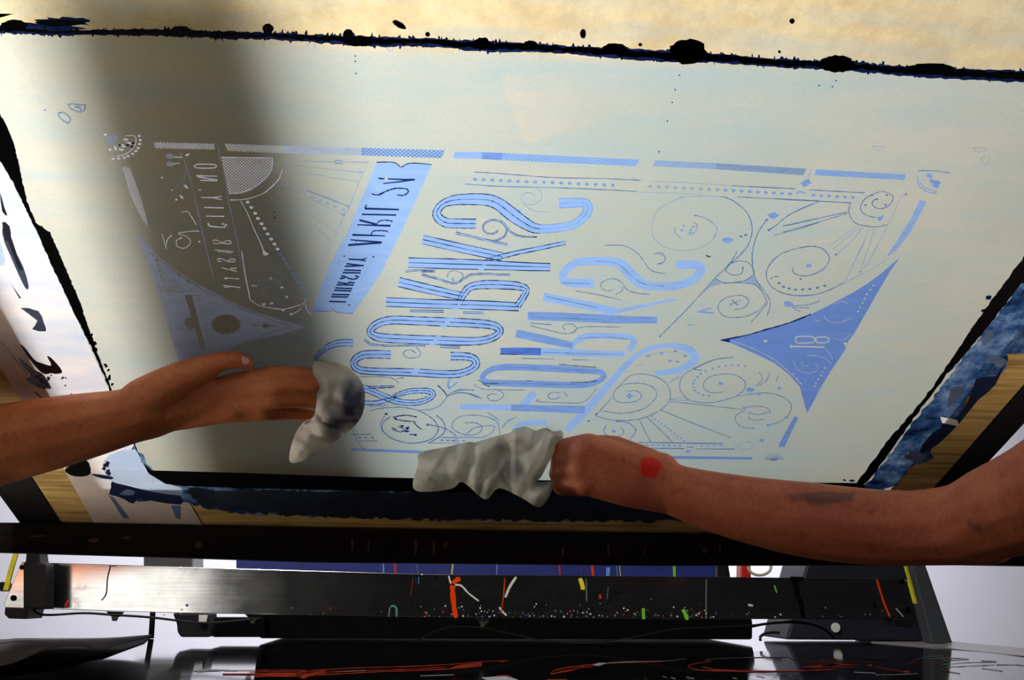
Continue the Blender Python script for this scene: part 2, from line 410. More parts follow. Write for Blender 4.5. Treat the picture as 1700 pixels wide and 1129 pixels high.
def hatch(pg, sp, ang, w, mat, grp, lv=4):
    d = Vector((cos(ang), sin(ang))); n = Vector((-d.y, d.x)); c = Vector((sum(p[0] for p in pg)/len(pg), sum(p[1] for p in pg)/len(pg)))
    R_ = max((Vector(p)-c).length for p in pg)+2; k = -R_
    while k < R_:
        p0 = c+n*(k+.013)-d*R_*1.3; p1 = c+n*(k+.013)+d*R_*1.3
        for t0, t1 in clipseg(p0, p1, pg):
            if (t1-t0)*(p1-p0).length > .6:
                a = p0.lerp(p1, t0); b = p0.lerp(p1, t1)
                ribbon([(a.x, a.y, w), (b.x, b.y, w)], mat, grp, lv)
        k += sp
def ragged(p, amp, step=6, seed=0):
    rnd = random.Random(seed); out = []
    for i in range(len(p)):
        a, b = Vector(p[i]), Vector(p[(i+1) % len(p)]); m = max(1, int((b-a).length/step))
        for k in range(m):
            q = a.lerp(b, k/m); out.append((q.x+rnd.uniform(-amp, amp), q.y+rnd.uniform(-amp, amp)))
    return out
def blob(cx, cy, rx, ry, mat, grp, lv=5, jag=.18, n=18, rot=0, seed=1):
    rnd = random.Random(seed+int(cx*7+cy)); f = []
    for k in range(n):
        t = 2*pi*k/n; q = 1+rnd.uniform(-jag, jag); x, y = rx*cos(t)*q, ry*sin(t)*q
        f.append((cx+x*cos(rot)-y*sin(rot), cy+x*sin(rot)+y*cos(rot)))
    faces_in.append((f, lv, mat, grp))

# ---- row of tall letters nearest the date banner
LG[0] = 'letter_curved'; stroke('a', '510,460,88 350,458,88 230,450,88 150,395,82 150,330,72 205,272,70 300,240,90 450,230,104 620,238,110 720,275,115 800,335,122 870,390,122 950,445,110 1040,495,95 1110,508,85', e1=1)
stroke('a', '1110,508,85 1180,508,80 1330,490,78 1440,460,75 1530,385,80 1558,310,88 1530,268,85 1440,262,88 1285,268,92', edge='mid', fill='ink', lv=2)
for s in ('860,350 905,320 945,322 915,362', '760,410 800,385 850,372 820,420'): poly('a', s, 'ink', 'lettering', 3)
LG[0] = 'letter_kicked'; stroke('a', '10,608,84 380,690,84 760,772,80')
stroke('b', '215,203,92 600,215,96 900,224,90 1300,240,76 1545,246,70', sub=3)
stroke('a', '590,802,8 730,772,38 900,730,36 1100,690,34 1350,638,32', center=False)
LG[0] = 'letter_bowled'; stroke('b', '125,385,88 420,455,84 720,520,74')
stroke('b', '5,572,84 400,588,84 700,596,82 1000,606,82 1250,618,76', sub=3)
stroke('b', '700,560,50 740,485,66 800,430,66 920,410,78 1100,412,80 1250,425,72 1320,455,56 1290,530,56 1235,610,60')
LG[0] = 'letter_round'; stroke('z', '600,128,54 800,133,56 970,140,57 1180,150,56 1290,165,52 1332,200,44 1280,245,48 1160,268,52 900,262,58 600,250,58 500,236,54 462,205,44 500,158,50', closed=True)
LG[0] = 'letter_open'; stroke('z', '600,358,54 450,356,52 385,372,50 352,410,44 372,450,46 450,468,45 760,478,50 1000,490,50 1110,470,46 1168,430,48 1160,388,46 1100,370,50 1000,368,52')
LG[0] = 'letter_ampersand'; stroke('z', '350,562,40 440,590,44 560,640,44 650,672,40 760,680,36 840,660,36 882,625,36 850,602,36 760,600,34 680,615,30 615,640,22', ew=1.3)
stroke('z', '640,640,12 545,672,26 480,682,26 395,678,26', center=False); stroke('z', '450,576,14 540,574,12 625,573,10', center=False)
for bl, s in (('z','975,125 1000,100 1025,125'),('z','930,160 955,182 980,160'),('z','890,240 917,222 945,243'),('z','850,280 876,302 905,282'),('z','1005,45 1032,62 1060,45'),
              ('z','745,460 776,442 805,462'),('z','725,485 755,502 785,488'),('b','865,262 895,292 930,262')):
    poly(bl, s, 'ink', 'lettering', 6)
for bl, s in (('z','958,140 978,130 998,142 978,152'),('z','880,262 902,252 922,263 902,272'),('z','735,478 765,458 790,475 765,486'),('z','1040,15 1058,8 1074,17 1056,27'),('b','905,228 922,216 945,230 922,240')):
    poly(bl, s, 'haze', 'lettering', 7)
LG[0] = 'letter_partial'; stroke('c', '485,165,66 400,163,66 330,172,60 245,205,48 170,265,36 130,330,30', ew=1.3)
# ---- second row of tall letters
K2 = dict(edge=None)
LG[0] = 'letter_curved_second'; stroke('e', '600,398,82 400,392,85 320,378,72 305,330,72 350,255,72 460,200,80 640,190,80 820,205,90 900,270,105 970,340,108 1060,408,90 1180,424,76 1350,424,76 1480,388,75 1565,330,80 1600,262,85 1545,225,76 1370,226,80', **K2)
LG[0] = 'letter_kicked_second'; stroke('e', '125,525,80 400,578,78 700,640,76 830,652,40', **K2); stroke('e', '720,692,26 870,650,32 1100,600,28 1372,545,20', **K2)
stroke('e', '-20,703,78 300,712,80 640,728,82 900,738,72 1190,742,62', fill='mid', **K2)
LG[0] = 'letter_bowled_second'; stroke('d', '545,190,74 800,242,76 1075,305,60', fill='mid', **K2)
stroke('d', '400,356,62 600,357,70 780,360,70', fill='deep', **K2)
stroke('d', '780,360,70 1000,368,68 1200,376,62 1565,384,56', **K2)
stroke('d', '1055,330,50 1120,255,60 1230,215,60 1450,215,60 1610,225,56 1650,268,58 1600,350,58', **K2)
LG[0] = 'letter_round_second'; stroke('d', '450,506,60 800,515,64 1150,535,60 1320,550,54 1370,590,50 1300,645,50 1150,675,55 800,665,62 400,655,60 260,640,55 235,590,50 310,530,52', closed=True, fill='mid', **K2)
LG[0] = 'letter_flagged'; stroke('d', '20,875,52 500,885,60', edge='navy', ew=1.1, e1=.5); stroke('d', '500,885,60 900,897,66 1190,905,74', fill='mid', **K2)
stroke('d', '580,890,60 640,830,72 722,745,66', **K2)
stroke('g', '230,870,60 420,680,74 600,470,62 780,270,56 900,160,46 1030,100,44 1200,78,44 1350,102,68 1430,170,80 1400,240,70 1300,300,58 1180,325,56 1060,335,44', fill='ink', **K2)
LG[0] = 'letter_hidden'; stroke('d', '840,1022,50 650,1030,46 560,1060,50 520,1110,50 500,1200,50', **K2)
for bl, s in (('e','150,520 400,575 640,628'),('e','0,712 300,722 620,735'),('e','620,190 820,215 940,320 1060,400 1250,425'),('e','300,395 560,400'),('d','420,352 700,360'),('d','800,368 1540,388'),
              ('d','300,505 600,512 900,520 1300,545'),('d','300,650 700,662 1100,668'),('d','1130,235 1400,225 1600,245')):
    line(bl, s, .9, 'line', 'lettering', 4, wob=.6)
lines('d', '190,625 260,655 380,660|230,660 300,690|390,383 560,388|1010,370 1040,380|950,478 980,482 1100,492 1300,508|1050,645 1180,648 1300,635|640,632 700,635', w=1.1, mat='navy', grp='lettering', lv=5)
# ---- date banner
poly('I', '625.6,269 647,269 657,271 666,278 673,271 682,270 700,271 717,273.4 688,338 660,398 631,456 586.4,520.3 578,519.5 561,519.5 555,516.5 549,514 543,517 521,518 517.7,516 528,489 550,435 579,381 603,324', 'ink', 'date_banner', 2)
line('t', '745,208 900,205 970,220 1025,265', 1.6, 'navy', 'date_banner', 5); line('t', '1030,270 1100,228 1200,218 1390,235', 1.6, 'navy', 'date_banner', 5)
line('u', '125,962 340,968 370,945 430,980 610,992', 1.2, 'deep', 'date_banner', 5)
lines('u', '330,850 525,856|350,795 552,799|360,768 566,771|385,720 588,728|400,693 598,700|415,655 616,659|430,628 530,640|530,640 570,628 628,632|485,513 697,516|505,482 702,488|510,440 725,430|530,408 735,432|555,355 690,362 757,375', w=2.6, mat='navy', grp='date_banner', lv=6, sub=0, wob=0)
lines('u', '690,362 772,342|575,610 575,640', w=1.6, mat='navy', grp='date_banner', lv=6, sub=0)
lines('u', '455,582 500,576 520,560 470,552|520,560 560,580 610,590 655,578 668,560 630,552', w=2.4, mat='navy', grp='date_banner', lv=6)
lines('u', '600,70 985,82|575,128 945,158|550,190 945,162', w=2.8, mat='navy', grp='date_banner', lv=6, sub=0)
line('u', '820,72 840,30 900,20 1000,25 1005,38', 2.2, 'navy', 'date_banner', 6); line('u', '645,140 640,185', .9, 'navy', 'date_banner', 6)
lines('t', '515,940 905,952|540,885 740,935|570,818 972,826|605,750 1005,762', w=2.8, mat='navy', grp='date_banner', lv=6, sub=0)
lines('t', '740,940 770,900 830,887 920,895 915,908|605,750 625,705', w=2, mat='navy', grp='date_banner', lv=6)
lines('t', '685,577 760,590 860,545 960,515 1080,518 1115,545 1090,580 1040,597 985,588', w=2.3, mat='navy', grp='date_banner', lv=6)
lines('t', '685,570 705,515 740,505 745,545', w=1, mat='emulsion', grp='date_banner', lv=6)
lines('t', '765,395 835,402|865,402 1085,412 1192,408|820,456 1000,438 1192,410', w=2.5, mat='navy', grp='date_banner', lv=6, sub=0)
lines('u', '845,330 700,612|460,360 440,440|450,580 420,640', w=.8, mat='mid', grp='date_banner', lv=5)
dots('u', '845,328 562,892 505,320', r=1.8, mat='navy', grp='date_banner', lv=6)
poly('t', '850,375 875,375 870,425 835,425', 'emulsion', 'date_banner', 7)
# ---- small double-ruled scraps between the big letters
DB = dict(grp='ornament_lines')
def dbl(bl, s, w=3.4, sub=6): stroke(bl, s, fill='ink', edge='navy', center=False, ew=1.0, grp='ornament_lines', sub=sub)
dbl('a', '318,545,20 560,602,16 800,655,18'); dbl('a', '715,520,10 690,545,12 640,555,12 590,530,12 577,480,12 620,437,14 690,427,14 760,452,16 800,500,16 870,560,14 960,580,10 1080,585,6')
dbl('a', '800,510,12 780,570,12 730,605,12 670,618,12'); dbl('a', '0,905,14 125,905,14'); dbl('a', '0,935,14 150,975,14 270,1015,14 340,1010,14 400,970,14 470,937,14 600,930,14 830,942,14')
lines('a', '240,960 260,910 320,900 390,940 360,1000|300,965 285,985 310,990', w=1.3, mat='line')
dbl('b', '225,655,18 545,660,18'); dbl('b', '725,668,18 920,675,18'); dbl('b', '510,990,18 700,998,18'); dbl('b', '185,285,18 330,275,12 465,282,14')
dbl('z', '420,255,12 470,288,12 560,298,10 700,298,8 830,300,8'); lines('z', '770,350 740,330 700,330 685,355 720,380 780,375 800,345 770,310|360,505 500,506 600,512 655,550|640,520 690,512', w=1.4)
lines('a', '1060,215 1040,180 980,170 935,210 960,270 1040,280 1120,230 1120,170 1080,130|950,260 1030,330 1180,350', w=1.2, mat='faint')
lines('e', '425,470 640,505 850,555|790,445 740,470 680,450 665,400 720,365 790,355 860,390 900,450 980,485 1120,500|870,430 860,470 800,500|700,42 880,45 1010,120 1070,200 1140,280 1270,308|1165,120 1230,115 1270,160 1240,205 1190,215|0,770 200,785|0,795 180,838 330,870 420,850 440,820 560,802 850,808|330,835 305,805 340,780 400,780 435,820 400,860', w=1.2)
lines('d', '600,423 900,430|1070,435 1240,440|370,770 330,755 280,775 300,815 380,815 430,770 400,730 340,712|155,670 230,710 420,718 620,720|280,930 390,1000|0,715 150,718|0,745 120,755 225,800|760,810 740,827 960,838 1180,832 1300,705|960,750 900,740 850,760 860,800 920,802 960,780|1030,780 990,735', w=1.2)
# ---- border bands
NB = [0]
def band(pg, solidmat, hm, a1, a2, sp=3.4, w=.8):
    NB[0] += 1; bg = 'border_band%d' % NB[0]
    p = [q[:2] for q in conv('I', pg)]
    if solidmat: faces_in.append((p, 2, solidmat, bg))
    hatch(p, sp, a1, w, hm, bg, 4)
    if a2 is not None: hatch(p, sp, a2, w, hm, bg, 4)
band('255,236 355,238.5 357,248.5 258,246', None, 'silver', .7, -.6)
band('373,238.5 470,242 470,254.5 378,250.5', None, 'silver', .7, -.6); band('470,242 600,245.5 600,258 470,254.5', 'faint', 'silver', .7, -.6)
band('600,245.5 739,249.5 732,262.5 600,258', 'ink', 'navy', .7, -.6, 4.2, .7)
band('755,252 800,252.5 800,264 752,263', 'ink', 'mid', .7, None); band('800,252.5 835,254 832,266 800,264', 'mid', 'deep', .7, None)
band('835,254 1062,265 1055,276 832,266', 'ink', 'line', .7, None, 4); band('1088,266 1190,271 1188,281 1084,276', 'faint', 'ink', 1, None)
band('1190,271 1339,280 1333,291 1188,281', 'faint', 'line', 1.1, None, 3.6, 1.1); band('1355,281 1504,290 1502,299 1352,291', 'ink', 'line', 1.1, None, 3.6, 1)
band('1527,332.5 1538.5,335 1510,388 1488,415 1475.5,425.5 1472,424.5 1488,402 1512,363.5', 'ink', 'line', .3, None, 3.6, .8)
band('1319,691 1325.5,693.5 1315,715 1302.5,742 1291.5,742 1302.5,720', 'mid', 'line', .5, None, 3)
band('583,744 756,750.5 900,753 1083,756.5 1250,759 1248,763 1083,761.5 900,758 756,755 583,748.5', 'mid', 'line', .8, None, 3)
band('203,277 215,278 232,322 247,376 240,370 226,345 215,320', None, 'silver', .45, -.9, 2.9, .75)
LG[0] = 'lettering'
# ---- hatched half moon and sun rays
hm_ = [q[:2] for q in conv('r', '98,234 575,238 578,290 560,370 500,440 400,520 300,560 240,570 168,568')]
hatch(hm_, 3.7, .75, .8, 'silver', 'ornament_lines', 4); hatch(hm_, 3.7, -.65, .8, 'silver', 'ornament_lines', 4)
S = dict(mat='silver')
lines('r', '98,232 340,235 575,238|575,238 578,290 560,370 500,440 400,520 300,560 240,570 168,570', w=1.4, **S)
lines('r', '670,345 655,390 640,430 600,480 550,525 490,570 380,612 280,630 180,632', w=1.3, **S)
lines('r', '680,262 920,270 1150,275 1480,282|680,300 900,320 1430,377|700,345 1040,405 1380,460|650,440 1000,570 1290,690|620,480 950,630 1260,780|545,535 850,720 1170,935|510,560 720,720 920,885 980,885 1130,1025|1480,282 1400,440 1300,690 1240,800 1130,1050 1080,1129|1160,272 1240,275', w=1.0, mat='faint')
lines('r', '900,270 1150,275 1480,280|900,320 1430,377|900,545 1290,690|1320,275 1480,280|1160,262 1240,262|1160,290 1240,295', w=1.2, mat='line')
dots('r', '1400,373 1285,690 1240,770', r=3, ry=1.8, mat='mid')
dots('r', '660,487 740,515 805,547 880,580 950,608 1025,637 1090,665 1165,693 1240,722', r=3.4, ry=2.3, mat='faint')
dots('r', '345,652 378,703 415,757 442,805 475,855 503,900 533,950 565,998 597,1045 625,1092', r=3.4, ry=2.4, mat='silver', rot=.2)
dots('s', '530,38 570,95 605,153 642,213 675,267 710,320 745,380 775,430 810,485 850,540 880,590 890,662', r=3.6, ry=2.5, mat='ink', rot=.2)
lines('r', '280,640 340,750 400,895 450,1000 490,1090', w=1.2, **S); lines('s', '360,0 395,90 440,150', w=1.2, **S)
poly('s', '395,110 470,150 440,170 400,165', 'silver', 'ornament_lines', 3)
lines('s', '290,490 370,460 490,440 580,480 640,540 680,620 710,690|490,545 410,560 395,600 430,650 520,680 640,660 710,690', w=1.3, mat='faint')
lines('s', '150,120 190,380 250,700|260,690 320,740 430,775 600,800 700,790 800,760 880,730 890,680|890,740 920,820 970,870|720,860 780,840 850,790|265,525 330,528', w=1.4, **S)
lines('s', '1180,0 1120,180 1000,500 940,600', w=.9, mat='faint'); dots('s', '620,545 680,655 490,440 410,740 635,810 730,858 500,732', r=3, ry=2, mat='silver')
# ---- left text column (mirrored in the photograph, copied as it stands)
lines('v', '600,210 640,300 700,500 760,770 830,1080|850,155 880,300 930,560 980,800 1050,1129', w=1.5, mat='faint')
lines('p', '475,0 545,280 620,600 690,860 720,960|860,0 900,200 960,480 1010,720 1060,930 1110,1110', w=1.4, mat='faint')
T = dict(w=1.5, mat='silver', lv=5, grp='lettering')
lines('v', '720,292 820,294 845,306 820,318 720,318 695,305 720,292', **T)
lines('v', '710,370 850,373|722,378 850,398|735,400 850,403|725,465 745,467|740,515 820,517 880,508|820,517 880,530|760,582 890,585|775,640 895,643|785,688 795,708 830,714 900,716 910,700 880,690', sub=0, **T)
lines('p', '690,470 700,455 740,460 800,488 860,497 890,478 850,460 800,480 740,495 690,490|735,680 745,662 790,662 850,692 920,692 932,672 890,665 850,692|740,690 790,690', **T)
lines('p', '705,562 800,570 915,582|745,578 900,596|745,562 745,590|780,760 860,780 950,800|880,768 950,765|810,870 860,875 975,883|815,885 860,875|800,955 880,965 990,980|810,978 920,965|590,98 805,100|610,193 810,195|640,268 655,298 700,305 800,312 845,292 830,275', sub=0, **T)
lines('v', '480,760 500,830 510,860|545,765 515,800 510,830|610,790 580,800 580,840 630,855 670,820 650,780 590,755 700,740 730,745|610,615 650,610 680,650 710,700|555,245 620,247|555,292 600,285', w=1.3, **S)
lines('v', '600,210 640,300 620,390 550,468|640,340 625,420 600,470', w=1.5, mat='faint')
dots('v', '530,240 533,292', r=6.5, ry=4.6, mat='grey'); dots('v', '650,230', r=4, ry=1.8, mat='silver', rot=-.5); dots('v', '640,443 610,512', r=4.4, ry=1.9, mat='silver', rot=.8)
dots('v', '480,383 605,787 730,812 575,530 548,468', r=2, ry=1.5, mat='silver')
# ---- corner wheel
lines('o', '470,205 590,207 610,280 580,360 520,420 440,460 350,480', w=1.3, **S)
dots('o', '655,207 668,262 660,315 640,368 610,410 567,447 505,475 455,498 380,510 305,515 265,390 200,190', r=2.8, ry=2, mat='silver')
poly('o', '210,250 230,200 270,215 300,195 350,195 375,230 340,280 260,312 235,300', 'grey', 'ornament_lines', 3)
for (x, y, ro) in ((335,370,1.2),(415,390,.2),(440,340,.5),(470,255,.1),(520,303,.3)): dots('o', [(x, y)], r=4.6, ry=2.1, mat='silver', rot=ro)
for (x, y) in ((570,305),(500,330),(560,350),(400,330)): dots('o', [(x, y)], r=3.4, ry=1.8, mat='navy')
# ---- left corner triangle
poly('I', '225,380 240,402 267.6,430 297,452 325.9,470.6 352,484 378.8,498.8 405,510 431.8,520 470,532 509.4,543 467,555.3 431.8,562.4 408,569 387.6,577.3 368,590 352,604 338,622 318,634 303,612 290.6,580 278,539.4 264,491.8 250,450', 'grey', 'left_corner_panel', 2)
D_ = dict(mat='relief', grp='left_corner_panel', lv=5)
lines('q', '90,-90 200,-40 270,20 450,150 600,248 680,300 780,345 900,410 1050,475 1200,530 1350,590 1500,632|1500,635 1380,665 1250,710 1120,755 1000,805 940,832|60,-60 180,60 230,200 290,380 340,560 370,700 400,780 430,850 460,910|280,290 340,330 370,345|490,345 560,340 655,345|640,855 790,860|500,900 560,885 620,890 680,915', w=1.3, **D_)
lines('q', '370,240 400,235 380,215 345,220 330,245 370,268 420,262 435,235 410,205 350,200 310,220 300,255 330,285 400,295|270,290 400,310 500,305 560,285|405,495 430,515 400,540 360,530 345,500|470,690 490,665 450,660 400,670 395,700', w=1.2, **D_)
poly('q', '490,345 560,345 625,600 690,850 640,855 590,660', 'relief', 'left_corner_panel', 5)
blob(220+545/5.667, 430+605/5.667, 10, 9.5, 'relief', 'left_corner_panel', 6, .1)
rb = []
for k in range(52):
    t = 2*pi*k/52; rr = 1 if k % 2 else .82; rb.append((220+(880+152*rr*cos(t))/5.667, 430+(615+102*rr*sin(t))/5.667))
faces_in.append((rb, 5, 'relief', 'left_corner_panel'))
lines('q', '1120,620 1200,624|1290,628 1380,631', w=1.6, **D_); poly('q', '1205,628 1250,602 1300,630 1250,652', 'relief', 'left_corner_panel', 5)
dots('q', '230,15 240,60 255,110 270,155 285,200', r=3.4, ry=2.8, mat='relief', grp='left_corner_panel', lv=5)
for x, y in ((440,150),(525,210),(605,252)): dots('q', [(x, y)], r=5, ry=2.8, mat='relief', grp='left_corner_panel', lv=6, n=4, rot=.6)
for k, (dx0, dx1) in enumerate(((0,60),(5,55),(8,50),(0,60),(5,50),(5,58),(0,50),(0,60),(0,62))):
    y = 375+k*57; x = 595+k*15
    lines('q', '%d,%d %d,%d|%d,%d %d,%d' % (x+dx0, y, x+dx1, y+8, x+10, y+22, x+dx1-8, y+18), sub=0, w=1.2, **D_)
    if k % 2: lines('q', '%d,%d %d,%d' % (x+25, y, x+30, y+24), sub=0, w=1, **D_)
# ---- right corner triangle
tri = '1195,565 1239.5,556.5 1276,546 1310.4,536 1345.8,521.9 1380,505 1415.4,486 1440,471 1463,454 1478,441 1493.5,427.9 1478,450 1455,489 1437,521 1418.5,553 1402.7,574 1405,578 1381,613.7 1360,647.7 1350,668 1339.6,686 1336,671.8 1327.6,642 1309,620.8 1285,602.4 1249.6,585.4 1214,569.8'
poly('I', tri, 'tri', 'right_corner_panel', 2)
line('I', '1197,565 1239.5,556.5 1276,546 1310.4,536 1345.8,521.9', 2.2, 'navy', 'right_corner_panel', 5); poly('j', '650,818 745,812 740,838', 'navy', 'right_corner_panel', 5)
E_ = dict(mat='emulsion', grp='right_corner_panel', lv=6)
lines('l', '850,165 870,135 1000,130 1060,140 1080,168 1060,200 1000,208 870,206 850,165', w=2.1, wob=0, **E_)
lines('l', '1085,168 1110,140 1180,137 1232,148 1245,170 1225,198 1150,206 1110,203 1085,168', w=2.1, wob=0, **E_)
lines('l', '795,228 800,265|800,247 1190,257', w=2.6, sub=0, wob=0, **E_)
lines('l', '1200,275 1250,330 1285,400|980,352 1100,362 1200,392 1270,450|100,185 250,232 400,295 600,400 720,500 800,570 930,700', w=.9, **E_)
lines('l', '820,420 880,520 980,560 1080,545 1120,490 1080,450|940,420 920,460 1000,480', w=.7, **E_)
lines('k', '800,780 830,820 900,850 1000,840 1090,800|700,820 760,840|900,660 1000,630 1060,660', w=.8, **E_); lines('l', '1300,150 1380,180 1450,150 1490,100', w=.8, **E_)
dots('l', '500,186', r=4.5, ry=2.5, mat='emulsion', grp='right_corner_panel', lv=6, n=4); dots('l', '830,575 875,630 910,680 1195,500 1165,550 1150,590 1120,635 1090,680 1075,715', r=1.8, mat='emulsion', grp='right_corner_panel', lv=6)
dots('k', '1320,465 1285,510 1250,555 1225,600 1205,645 1180,690 1160,735', r=2, mat='emulsion', grp='right_corner_panel', lv=6); dots('l', '1430,215', r=3, mat='emulsion', grp='right_corner_panel', lv=6)
# ---- ruled and dotted line along the top, right-hand ornaments
lines('B', '810,806 930,813 1180,832 1400,836 1590,845|770,862 930,873 1200,880 1400,888 1570,897', w=1.4)
dotrow('B', (815,840), (1460,868), 17, r=3.4, ry=2.8, mat='mid'); dotrow('B', (815,843), (1095,854), 8, r=3.4, ry=1.2, mat='navy', lv=2)
lines('h', '120,290 400,298 660,315 880,330|0,390 200,395 350,400 600,412|0,280 -60,250', w=1.1, mat='faint'); lines('h', '880,330 1200,345 1470,358|930,434 1240,450 1690,470', w=1.5)
dotrow('h', (110,335), (740,368), 9, r=3.4, ry=2.8, mat='faint'); dotrow('h', (815,372), (1420,405), 9, r=3.4, ry=2.6, mat='mid')
dotrow('i', (285,418), (655,438), 6, r=3.4, ry=2.4, mat='mid'); lines('i', '245,368 500,382 765,396|0,458 340,475 640,490', w=1.6); line('i', '125,403 160,385 215,402', 2.4, 'mid')
poly('i', '160,305 215,270 240,265 265,305 200,342', 'mid', 'ornament_lines', 3); poly('h', '1200,605 1270,575 1325,608 1260,645', 'mid', 'ornament_lines', 3); poly('h', '775,840 830,812 890,835 840,868', 'mid', 'ornament_lines', 3, 2)
lines('h', '1620,175 1605,215 1595,245', w=1.6, mat='faint'); dots('h', '960,805 1005,792 1200,650 1222,745', r=2.6, mat='line')
lines('h', '545,610 640,640 710,690 735,745 700,830 620,890 500,930 380,935 250,905 160,840 125,760 135,660 200,540 330,470 450,430 780,430|345,710 340,760 370,800 410,820|520,675 550,700 540,750 490,790 450,785|150,965 240,990 245,1040 190,1070', w=1.2, mat='faint')
lines('h', '520,612 545,610 640,640 710,690 735,745 700,830|760,430 820,440 900,480 1000,560 1050,650 1065,760 1030,880 960,970 860,1060 810,1129|1200,650 1130,750 1090,850 1065,980 1075,1129|1690,480 1560,530 1400,610 1290,700 1222,745|345,710 340,760 370,800 410,820|520,675 550,700 540,750 490,790', w=1.6)
dots('h', '405,748 425,705 480,770 515,715 490,745', r=2.6, mat='mid')
lines('h', '1350,710 1500,680 1690,635|1265,795 1480,740 1690,675', w=1.2); lines('i', '0,705 300,640 610,575|0,765 300,680 600,590', w=1.2)
lines('i', '635,490 615,560 640,640 700,690 800,710 880,715 985,690|890,455 850,465 835,500 860,530 900,545 970,530 1020,480 1030,430 980,395 920,385 840,410 770,450 735,500 730,560 780,605 870,630', w=1.4)
line('i', '985,690 1040,580 1100,440 1150,410', 1.1, 'faint'); poly('i', '875,630 945,600 930,640 905,665', 'mid', 'ornament_lines', 3)
lines('i', '700,700 570,795 440,890|730,710 470,920|750,715 640,850 500,975|820,720 720,930 630,1120|860,730 790,940 730,1110|980,700 850,960 760,1100', w=1.1, mat='faint'); dots('i', '970,415 960,510 880,455 770,510 835,418 495,975 1150,408', r=2.2, mat='line')
lines('k', '1230,0 1130,200 1030,400|1290,10 1230,170 1180,320|1370,10 1300,150 1230,280', w=1.1, mat='faint'); dots('k', '1180,320 1015,438', r=2.4, mat='mid')
lines('i', '1265,190 1380,187 1500,200 1565,210', w=1.3, mat='line'); lines('i', '1260,240 1270,320 1320,370 1380,393 1445,402|1285,300 1330,350 1440,385', w=1.5, mat='mid')
dots('i', '1370,235 1400,290 1445,300 1430,330', r=6, ry=3.6, mat='mid', rot=.4)
lines('k', '480,275 475,310 510,345 590,365 700,345 800,290 850,220 855,160 800,90 720,60 620,60 480,90 350,140 250,230 205,320 210,400 260,480 370,540 520,570 700,560 850,515 1000,440', w=1.5); line('k', '1000,440 1100,395 1300,290 1450,200', 1.1, 'faint')
dots('k', '335,440 380,478 440,495 505,508 580,507 655,500 735,488 810,467', r=2.9, ry=1.9, mat='line'); lines('k', '245,398 270,380|285,370 335,374', w=1.5); dots('k', '645,258', r=5, ry=3.2, mat='mid')
poly('k', '385,640 420,628 470,645 500,680 440,688 395,680', 'mid', 'ornament_lines', 3, 2); lines('k', '480,675 620,668 690,650 760,620|480,690 560,698 650,695|475,690 520,720 560,735', w=1.2)
lines('j', '865,140 860,180 820,205 760,205 710,170 720,130 770,90 850,75 920,95 955,140 970,190 920,240 860,265 760,278 680,275 610,240|810,-10 740,100 600,240 430,430 330,540 250,620 170,700 90,780', w=1.3)
lines('j', '950,-10 958,130 985,240 1060,350 1110,430 1120,500 1090,590|680,285 850,278 980,300 1050,370 1090,470 1040,540 940,650|780,530 860,520 915,470 910,430 860,400 780,400 690,430 640,480 640,540 690,590 790,605 900,590 1010,540 1080,470|740,490 790,465 850,440|760,440 820,490', w=1.3)
poly('j', '610,240 680,280 560,320 430,430 520,330', 'faint', 'ornament_lines', 2); poly('j', '880,270 930,225 975,215 1040,330 980,300', 'faint', 'ornament_lines', 2)
lines('j', '435,553 510,556 590,563', w=2.8, mat='mid', sub=0); lines('j', '575,515 500,535 440,553|345,690 370,672 415,678', w=1.8, mat='mid'); line('j', '520,20 540,33 565,32', 2, 'navy'); dots('j', '865,140 90,780', r=2.2, mat='line')
lines('j', '480,1100 400,1090|600,1000 700,982 775,978|400,1090 500,1040 600,1000', w=1.2)
# lower right
lines('g', '730,450 830,360 960,345 1080,375 1160,430 1200,510 1190,600 1110,680 980,745 860,775 700,780 600,765 500,735|570,690 700,710 820,705 950,670 1040,600 1075,540 1050,480 990,445 900,430 780,440 700,480 665,545 700,600 780,612 880,600 930,560 920,525 870,500 790,510|650,570 570,660 500,740|910,770 960,870 1020,985|980,745 1100,860 1225,985|1110,680 1340,775 1581,870|600,825 580,870 600,910 660,935 740,920 765,880 730,845|690,790 800,800 870,850 870,900 820,960', w=1.2)
poly('g', '780,550 805,535 822,520 838,540 862,555 838,562 820,582 805,565', 'mid', 'ornament_lines', 3); dots('g', '670,880', r=4, ry=2.6, mat='mid'); dots('g', '508,720 435,785', r=2.4, mat='line')
dotrow('g', (1030,740), (1330,970), 11, r=2, ry=1.5, mat='mid'); dots('g', '995,175 1118,152 1250,130 1340,175 1200,220 1268,228', r=4, ry=1.8, mat='mid'); line('g', '970,180 1100,140 1300,150 1350,180', .9, 'faint')
lines('g', '1190,570 1330,570|1190,590 1400,590|1180,430 1340,350|880,265 960,258|1200,415 1320,330', w=1, mat='faint')
lines('m', '885,75 720,95 600,140 480,200 410,260 385,340 400,400 460,465 560,495 680,500 820,470 930,430 990,370 1000,310 950,260 860,232 740,238 650,270 610,320 620,370 680,405 760,405 795,395', w=1.2)
dots('m', '1000,155 937,148 878,148 815,153 752,163 695,180 630,203 585,228 552,258 525,290 512,320 515,355 530,385 562,408 605,428 660,435', r=2.5, ry=1.8, mat='mid'); dots('m', '770,320', r=4.5, ry=2.8, mat='mid')
dots('m', '1045,378', r=7.5, ry=4, mat='mid'); dots('m', '1320,365 1215,712 1390,637 1130,418 995,548', r=3.6, ry=2.4, mat='mid')
